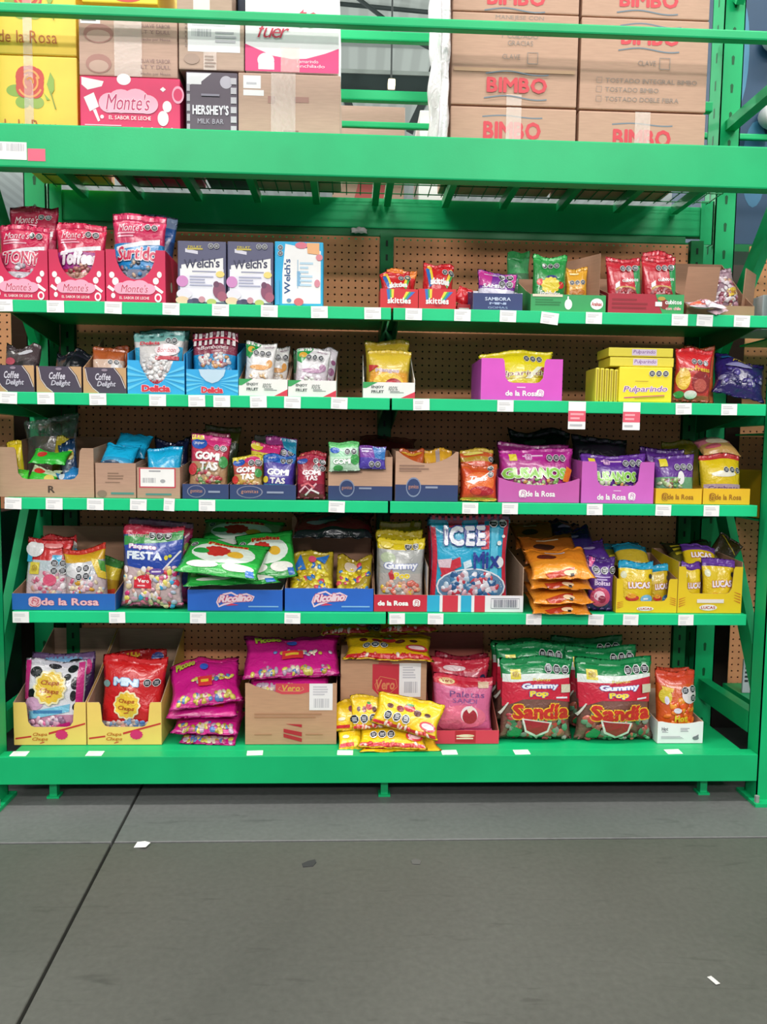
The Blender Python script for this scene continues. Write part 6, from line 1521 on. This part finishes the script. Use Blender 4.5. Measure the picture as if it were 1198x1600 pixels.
MB1 = MONTES[:0] + [('p', WHITE, [(.02, .98), (.02, .86), (.08, .78), (.22, .84), (.24, .92)]), ('e', WHITE, .44, .96, .07, .09), ('p', WHITE, [(.04, .66), (.14, .74), (.19, .52), (.1, .44)]), ('p', WHITE, [(.13, .46), (.16, .48), (.2, .3), (.18, .28)]), ('e', WHITE, .22, .36, .018, .03), ('p', WHITE, [(.8, .82), (.83, .86), (.86, .82), (.83, .78)]), ('e', WHITE, .87, .55, .045, .09), ('e', WHITE, .83, .36, .055, .12), ('e', '#f4a9c2', .98, .74, .06, .14), ('e', '#e02a62', .98, .74, .045, .1)] + cloud('#f7b2c8', .48, .58, .56, .38) + [
    ('t', '#c02a62', "Monte's", .48, .6, .44, .26, {'shear': .25, 'out': '#fbd3e0', 'ow': .03}), ('t', WHITE, 'EL SABOR DE LECHE', .5, .35, .42, .06, {}), ('ml', '#f9b8cc', .05, .06, .42, .24, 5)] + [('e', '#fbe0e8', .62 + .1 * i, .12, .027, .09) for i in range(4)]
carton('sweets_carton', 'pink patterned sweets carton with a cloud badge under a plain brown one', (124, 281, 121, None), Y, .43, '#e02a62', ZD, MB1)
zb = pt(200, 121, Y).z + .003
carton('cardboard_box', 'brown taped carton with faint red stamps on top of the pink one', (123, 277, 26, 120), Y + .004, .42, '#bd9c8b', zb, [('r', '#e9e4e0', .02, .86, .22, .98), ('ml', '#6a6a62', .03, .88, .18, .96, 1), ('e', '#a57468', .2, .7, .15, .16), ('e', '#bd9c8b', .2, .66, .12, .1), ('e', '#a57468', .2, .2, .13, .16), ('e', '#bd9c8b', .2, .16, .1, .1)] + [('t', '#8a6a68', s, .78, v, .3, .06, {}) for s, v in (('SUAVE SABOR', .85), ('LT Y DULL', .75), ('Hecho por Monte', .62), ('SUAVE SABOR', .27), ('LT Y DULL', .17), ('Hecho por Monte', .05))], kind='kraft', tape=(.36, .64, 0, 1))
HS = [('p', '#e9e6ea', [(.02, .98), (.02, .8), (.3, .86), (.5, .98)]), ('r', '#e6e4e6', .06, .82, .3, .93), ('e', '#bab4c0', .78, .86, .12, .09)] + [('r', '#b4b0b8', .02, .02 + .14 * i, .08, .12 + .14 * i) for i in range(6)] + [('r', '#c4c0c6', .87, .02 + .135 * i, .98, .11 + .135 * i) for i in range(7)] + [('t', '#e9e6ee', "HERSHEY'S", .48, .46, .7, .14, {'off': .04, 'gap': .12}), ('t', '#b4aebc', 'MILK BAR', .48, .3, .5, .07, {'gap': .12}), ('r', '#a9a4b4', .3, .04, .68, .12), ('ml', '#8a8494', .3, .64, .66, .7, 1)]
carton('sweets_carton', 'dark aubergine chocolate carton with white block lettering and a chain of squares', (290, 371, 113, None), Y, .43, '#574a58', ZD, HS, H=None)
zb = pt(330, 111, Y).z + .003
carton('cardboard_box', 'brown carton with a large white shipping sticker above the dark chocolate carton', (279, 381, 26, 109), Y + .004, .42, '#b99e8d', zb, [('r', '#f1eff0', .14, .34, .94, .9), ('bar', '#b4b2ba', .2, .62, .5, .76, 18), ('ml', '#c4c2c8', .2, .8, .88, .86, 1), ('ml', '#c4c2c8', .56, .5, .88, .74, 3), ('e', '#a58a7a', .2, .2, .12, .1), ('ml', '#8a7468', .1, .4, .14, .9, 6), ('ml', '#9a8478', .4, .04, .58, .28, 4)], kind='kraft', tape=(.38, .58, 0, .34))
carton('cardboard_box', 'brown carton on the sticker carton, its lower edge above the safety bar', (276, 362, 12, 12), Y + .01, .3, '#b59a88', pt(330, 25, Y).z + .004, [('r', '#e3d6cc', .3, 0, .6, 1)], H=.25, kind='kraft')
carton('sweets_carton', 'dark navy carton beside the white carton, above the safety bar', (371, 384, 12, 12), Y + .09, .26, '#1c2c44', pt(374, 30, Y + .09).z + .004, [], H=.25)
BRW = [('r', '#f1eff0', .05, .78, .22, .96), ('r', '#f1eff0', .05, .68, .25, .76), ('ml', '#c4c2c8', .08, .82, .18, .88, 1), ('r', '#a4776a', .29, .58, .36, .68), ('r', '#a4776a', .55, .6, .69, .68), ('ml', '#8a6a5c', .24, .1, .8, .16, 1), ('ml', '#8a6a5c', .44, .16, .68, .22, 1)]
carton('cardboard_box', 'brown carton with two small white stickers and shiny tape, by the gap', (372, 532, 116, None), Y, .43, '#c4a492', ZD, BRW, kind='kraft', tape=(.32, .56, 0, 1))
zb = pt(455, 114, Y).z + .003
FU = [('p', '#dd3a78', [(0, 0), (1, 0), (1, .27), (.85, .21), (.65, .15), (.5, .14), (.3, .17), (.15, .23), (0, .29)]), ('e', '#f3d9e2', .22, .12, .09, .08), ('r', '#f3d9e2', .14, .02, .31, .1), ('t', '#f6dbe4', 'Tamarindo', .66, .12, .24, .035, {'slope': .06}), ('t', '#f6dbe4', 'enchilado', .7, .07, .3, .035, {'slope': .06}),
      ('t', '#c0304a', 'fuer', .3, .44, .34, .16, {'shear': .35, 'gap': .0}), ('t', '#d0455c', 'te', .66, .58, .2, .2, {'shear': .35, 'gap': .02})]
carton('sweets_carton', 'white carton with a pink wave and red script, crossing the safety bar', (383, 529, 112, 112), Y + .004, .42, '#eeeced', zb, FU, H=pt(455, -34, Y).z - zb, tape=(.38, .58, .0, .26))

# toast cartons on the right: two columns of three rows
WV = lambda c, v, u0, u1, s: ('l', c, [(u0 + (u1 - u0) * i / 12, v + s * .02 * sin(i / 12 * 2 * pi - .6)) for i in range(13)], .004)


def bimbo(v, u=.52, w=.44, h=.16):
    return [WV('#6a7a86', v + h * .78, u - w * .52, u + w * .52, 1), ('t', '#cf3340', 'BIMBO', u, v, w, h, {'off': .04, 'gap': .12}), WV('#6a7a86', v - h * .8, u - w * .54, u + w * .5, 1)]


YB_ = .10
BROWN = '#bf9a84'
cols_x = [(pt(704, 120, YB_).x, pt(903, 120, YB_).x), (pt(906, 120, YB_).x, pt(1107, 120, YB_).x)]
zr = [ZD, pt(800, 166, YB_).z, pt(800, 19, YB_).z, pt(800, 19, YB_).z + .28]
GCOL = '#8f8278'
fronts = {
    (0, 0): bimbo(.56, .49, .46, .34), (0, 1): bimbo(.5, .5, .46, .34),
    (1, 0): [('t', GCOL, 'MANEJESE CON', .53, .95, .38, .055, {}), ('t', GCOL, 'PESADO', .53, .82, .24, .055, {}), ('t', GCOL, 'Y CUIDADO', .53, .76, .3, .055, {}), ('t', GCOL, 'GRACIAS', .54, .68, .2, .055, {}), ('t', GCOL, 'CLAVE', .47, .53, .14, .055, {}), ('l', GCOL, [(.6, .46), (.68, .46), (.68, .58), (.6, .58), (.6, .46)], .003), ('r', '#c29c7a', .02, .36, .98, .4)] + bimbo(.22, .52, .48, .17),
    (1, 1): bimbo(.80, .54, .46, .17) + [('t', GCOL, 'CLAVE', .52, .52, .14, .055, {}), ('l', GCOL, [(.62, .46), (.7, .46), (.7, .58), (.62, .58), (.62, .46)], .003)] + [('t', GCOL, s, .2 + w / 2, v, w, .05, {}) for s, v, w in (('TOSTADO INTEGRAL BIMBO', .32, .72), ('TOSTADO BIMBO', .22, .42), ('TOSTADO DOBLE FIBRA', .115, .58))] + [('l', GCOL, [(.13, v - .03), (.17, v - .03), (.17, v + .03), (.13, v + .03), (.13, v - .03)], .0016) for v in (.32, .22, .115)],
    (2, 0): bimbo(.16, .5, .46, .17), (2, 1): bimbo(.2, .52, .46, .17)}
for r in range(3):
    for c in range(2):
        lab = f"brown toast carton with a red name, {('bottom', 'middle', 'top')[r]} row, {('beside the white wrap', 'against the right post')[c]}"
        t = None
        if (r, c) in ((0, 0),):
            t = (.44, .56, .2, 1)
        if (r, c) == (0, 1):
            t = (.44, .56, .3, 1)
        if (r, c) in ((1, 0),):
            t = (.44, .56, 0, .12)
        carton('toast_carton', lab, (700, 900, 0, 0), YB_ + (.004 if c else 0) + .003 * r, .36, BROWN, zr[r] + (.002 if r else 0) - (.006 * c if r == 1 else 0) * 0, fronts[r, c], 'brown toast cartons', 'kraft', t, H=zr[r + 1] - zr[r] - .005, x=(cols_x[c][0] + .002, cols_x[c][1] - .002), seed=9 + r * 2 + c)
# white stretch wrap hanging at the left side of the toast cartons: a crumpled sheet with folds
V, F = [], []
nu, nv = 18, 44
for j in range(nv + 1):
    v = j / nv
    for i in range(nu + 1):
        u = i / nu
        z = ZD + .002 + v * .86
        x = .135 + .038 * sin(u * 9 + 1.3 * sin(v * 5)) * .35 + .012 * noise.noise(Vector((u * 5, v * 9, 1))) + .006 * v
        if u > .55:
            x += (u - .55) * .05
        y = .07 + u * .30 + .012 * noise.noise(Vector((u * 4, v * 7, 5)))
        V.append((x, y, z))
    # the sheet wraps a little round the front corner
for j in range(nv + 1):
    v = j / nv
    for i in range(5):
        q = i / 4
        V.append((.146 + .006 * v + q * .026 + .006 * noise.noise(Vector((q * 3, v * 12, 8))), .072 - .012 * sin(q * pi) + .012 * noise.noise(Vector((q * 2, v * 10, 3))), ZD + .002 + v * .86))
n0 = (nu + 1) * (nv + 1)
for j in range(nv):
    for i in range(nu):
        a = j * (nu + 1) + i
        F.append((a, a + 1, a + nu + 2, a + nu + 1))
    for i in range(4):
        a = n0 + j * 5 + i
        F.append((a, a + 1, a + 6, a + 5))
    F.append((j * (nu + 1), n0 + j * 5, n0 + (j + 1) * 5, (j + 1) * (nu + 1)))
sw = put('stretch_wrap', V, F, M('#efe9ec', 'film'), smooth=True, label='crumpled white stretch wrap hanging down the side of the brown toast cartons', cat='plastic wrap')
md = sw.modifiers.new('thickness', 'SOLIDIFY')
md.thickness = .002

# cartons on the rack behind, seen through the gap
rd = MB().box(-2.2, .80, 2.02, 2.6, 1.35, 2.05)
rd.build('rack_deck', GD, label='deck of the rack behind, carrying the cartons seen through the gap', cat='rack deck')
p0 = pt(532, 190, .9)
carton('cardboard_box', 'brown carton with a red stamp on the rack behind, seen through the gap', (520, 633, 166, None), .9, .35, '#b8978a', 2.052, [('p', '#b84a4a', [(.25, .2), (.4, .5), (.6, .64), (.72, .52), (.74, .3), (.6, .2)]), ('e', '#b84a4a', .55, .4, .2, .2)], kind='kraft')
carton('cardboard_box', 'small white carton on the rack behind, beside the stretch wrap', (656, 700, 173, None), .86, .3, '#efeff2', 2.052, [])

# ---------------------------------------------------------------- what shows of the neighbouring bays
carton('cardboard_box', 'yellow display carton on the neighbouring shelf beyond the right post', (1172, 1300, 738, None), .13, .3, '#d9a816', .938, x=(1.35, 1.7), prints=rosa('#a06a14', .3, .3, .4, .2) + [('rose', .12, .3, .06, .14, ('#a06a14', '#d9a816'))])
nbx = carton('cardboard_box', 'dark teal shrink-wrapped carton in the next bay, above the right brace', (1166, 1330, 236, None), .82, .4, '#163e5e', 2.052, [('e', '#3f7fa0', .1, .7, .05, .2), ('e', '#2f6a8c', .2, .3, .06, .16)], H=1.1, flaps=False, x=(1.37, 2.3))
for i, (px, py) in enumerate(((1190, 64), (1184, 184))):
    p = pt(px, py, .80)
    m = MB()
    n = 20
    rings = ((.0, .0), (.045, .002), (.062, .02), (.064, .05), (.058, .07), (.05, .074), (0, .074))
    Vv, Ff = [], []
    for r_, h_ in rings:
        Vv += [(r_ * cos(2 * pi * k / n), -h_ + .0, r_ * .8 * sin(2 * pi * k / n)) for k in range(n)]
    for q in range(len(rings) - 1):
        Ff += [(q * n + k, (q + 1) * n + k, (q + 1) * n + (k + 1) % n, q * n + (k + 1) % n) for k in range(n)]
    o = put('foam_bowl', Vv, Ff, M('#c9ccd0', 'card'), smooth=True, label=('upper white foam bowl pressed against the dark teal pack', 'lower white foam bowl pressed against the dark teal pack')[i], cat='bowl')
    o.location = (p.x + .06, .8195, p.z)
carton('cardboard_box', 'pale grey box on the top shelf of the neighbouring right bay', (1192, 1300, 462, None), .10, .2, '#b4bcc0', 1.584, [], flaps=False)
carton('cardboard_box', 'dark indigo carton in the neighbouring bay left of the cow patterned bag', (-120, 18, 800, None), .28, .16, '#171a30', .61, [('ml', '#4a3a6a', .2, .2, .9, .8, 4)], flaps=False, x=(-2.1, -1.35))
carton('cardboard_box', 'narrow white price board leaning in the neighbouring bay by the lower right brace', (1160, 1174, 1066, None), .32, .01, '#b9bcc4', zn, [('ml', '#2a2a30', .2, .3, .8, .8, 4)], flaps=False, H=.13)
carton('cardboard_box', 'dim dark carton low in the neighbouring left bay', (-120, 12, 990, None), .28, .16, '#1c1a24', .1672, [('e', '#5a1c3a', .8, .6, .1, .1)], flaps=False, H=.4, x=(-2.1, -1.35))

# ---------------------------------------------------------------- small shifts that settle the soft bags against one another
SETTLE = {
    'candy_bag.009': (0.008, -0.003, 0.008, 1, 1),
    'candy_bag.013': (-0.008, 0, 0, 1, 1),
    'candy_bag.018': (0, -0.008, 0.016, 1, 1),
    'candy_bag.019': (0, 0, -0.003, 1, 1),
    'candy_bag.020': (0, 0, 0.003, 1, 1),
    'candy_bag.021': (0, 0, 0.003, 1, 1),
    'candy_bag.030': (-0.003, 0, 0, 1, 1),
    'candy_bag.038': (0, 0.003, 0, 1, 1),
    'candy_bag.039': (0, 0.016, 0.032, 1, 1),
    'candy_bag.040': (0, -0.016, 0, 1, 0.7),
    'candy_bag.041': (-0.003, 0.003, 0, 1, 1),
    'candy_bag.043': (0, 0.016, 0, 1, 1),
    'candy_bag.044': (0, 0, 0, 1, 0.85),
    'candy_bag.046': (0, 0, 0, 0.92, 1),
    'candy_bag.047': (0, 0.024, 0.024, 1, 1),
    'candy_bag.051': (0, -0.008, 0, 1, 1),
    'candy_bag.053': (0, -0.016, 0, 1, 1),
    'candy_bag.064': (0, 0.003, 0, 1, 1),
    'candy_bag.066': (-0.003, 0, 0, 1, 1),
    'candy_bag.073': (0, -0.003, 0, 1, 1),
    'candy_bag.074': (0, 0.016, 0.016, 1, 1),
    'candy_bag.076': (0, 0.04, 0, 1, 1),
    'candy_bag.077': (0, -0.019, 0, 1, 1),
    'candy_bag.078': (0, 0, 0.006, 0.92, 0.85),
    'candy_bag.079': (0.006, 0, 0, 0.92, 1),
    'candy_bag.080': (0.003, 0.005, -0.008, 1, 1),
    'candy_bag.081': (0, -0.013, 0, 1, 1),
    'candy_bag.082': (0, 0, 0.003, 1, 1),
    'candy_bag.083': (0, 0.032, -0.016, 1, 1),
    'candy_bag.085': (0, -0.008, 0, 1, 1),
    'candy_bag.092': (0, 0, 0.012, 1, 0.595),
    'candy_bag.093': (0, -0.003, 0, 1, 1),
    'candy_bag.094': (0, 0, 0, 1, 0.85),
    'candy_bag.095': (0, -0.016, 0, 1, 1),
    'candy_bag.096': (0, 0, 0.006, 1, 0.85),
    'candy_bag.097': (-0.016, 0, 0, 1, 1),
    'candy_bag.098': (-0.003, 0, 0, 1, 1),
    'candy_bag.099': (0, 0, -0.003, 1, 1),
    'candy_bag.100': (0, 0.016, 0.012, 1, 0.7225),
    'candy_bag.101': (0, 0.029, 0, 1, 1),
    'candy_bag.102': (0, -0.008, 0, 1, 1),
    'candy_bag.103': (0, 0.003, 0, 1, 1),
    'candy_bag.104': (0, 0.016, 0.016, 1, 1),
    'candy_bag.105': (0, 0.003, 0, 1, 0.7),
    'candy_bag.106': (0, -0.008, 0, 1, 1),
    'candy_bag.107': (-0.016, 0, 0, 1, 1),
    'candy_bag.112': (0, -0.003, 0, 1, 1),
    'candy_bag.115': (0, 0.003, 0.01, 1, 0.49),
    'candy_bag.117': (0, 0, 0.006, 0.92, 0.7),
    'candy_bag.118': (0, -0.003, 0, 1, 1),
    'candy_bag.119': (0, 0, -0.01, 1, 0.85),
    'candy_bag.120': (0, 0.003, 0.003, 0.92, 0.85),
    'candy_bag.121': (0, 0, 0.016, 1, 1),
    'candy_bag.122': (0, -0.021, 0.016, 1, 1),
    'candy_bag.123': (0, 0, 0.048, 1, 1),
    'candy_bag.124': (0, 0.016, 0.041, 1, 0.85),
    'candy_bag.125': (0, -0.003, 0.005, 1, 1),
    'candy_bag.126': (0.003, 0, 0.003, 1, 0.595),
    'candy_bag.127': (0.016, 0.016, -0.002, 1, 1),
    'candy_bag.128': (0, -0.003, 0.003, 1, 0.7),
    'candy_bag.129': (-0.007, 0.003, 0, 1, 1),
    'candy_bag.130': (0, -0.003, 0.006, 1, 0.7),
    'candy_bag.135': (0.008, 0, 0.006, 1, 0.85),
    'candy_bag.136': (-0.016, 0, 0.003, 1, 1),
    'candy_bag.137': (0.019, 0, 0, 1, 1),
    'candy_bag.138': (0, 0, 0, 0.97, 1),
    'candy_bag.139': (0, 0.003, 0, 1, 1),
    'candy_bag.140': (0, 0.016, 0, 1, 1),
    'clear_bag': (0, 0.008, 0, 1, 1),
    'gift_bag': (0, 0, 0, 1, 0.7),
    'gift_bag.002': (0, 0.003, 0, 1, 1),
    'gift_bag.003': (0, 0.016, 0, 1, 1),
}
for n, (dx, dy, dz, sx, sy) in SETTLE.items():
    o = bpy.data.objects.get(n)
    if o:
        o.matrix_basis = Matrix.Translation((dx, dy, dz)) @ o.matrix_basis @ Matrix.Diagonal((sx, sy, 1, 1))
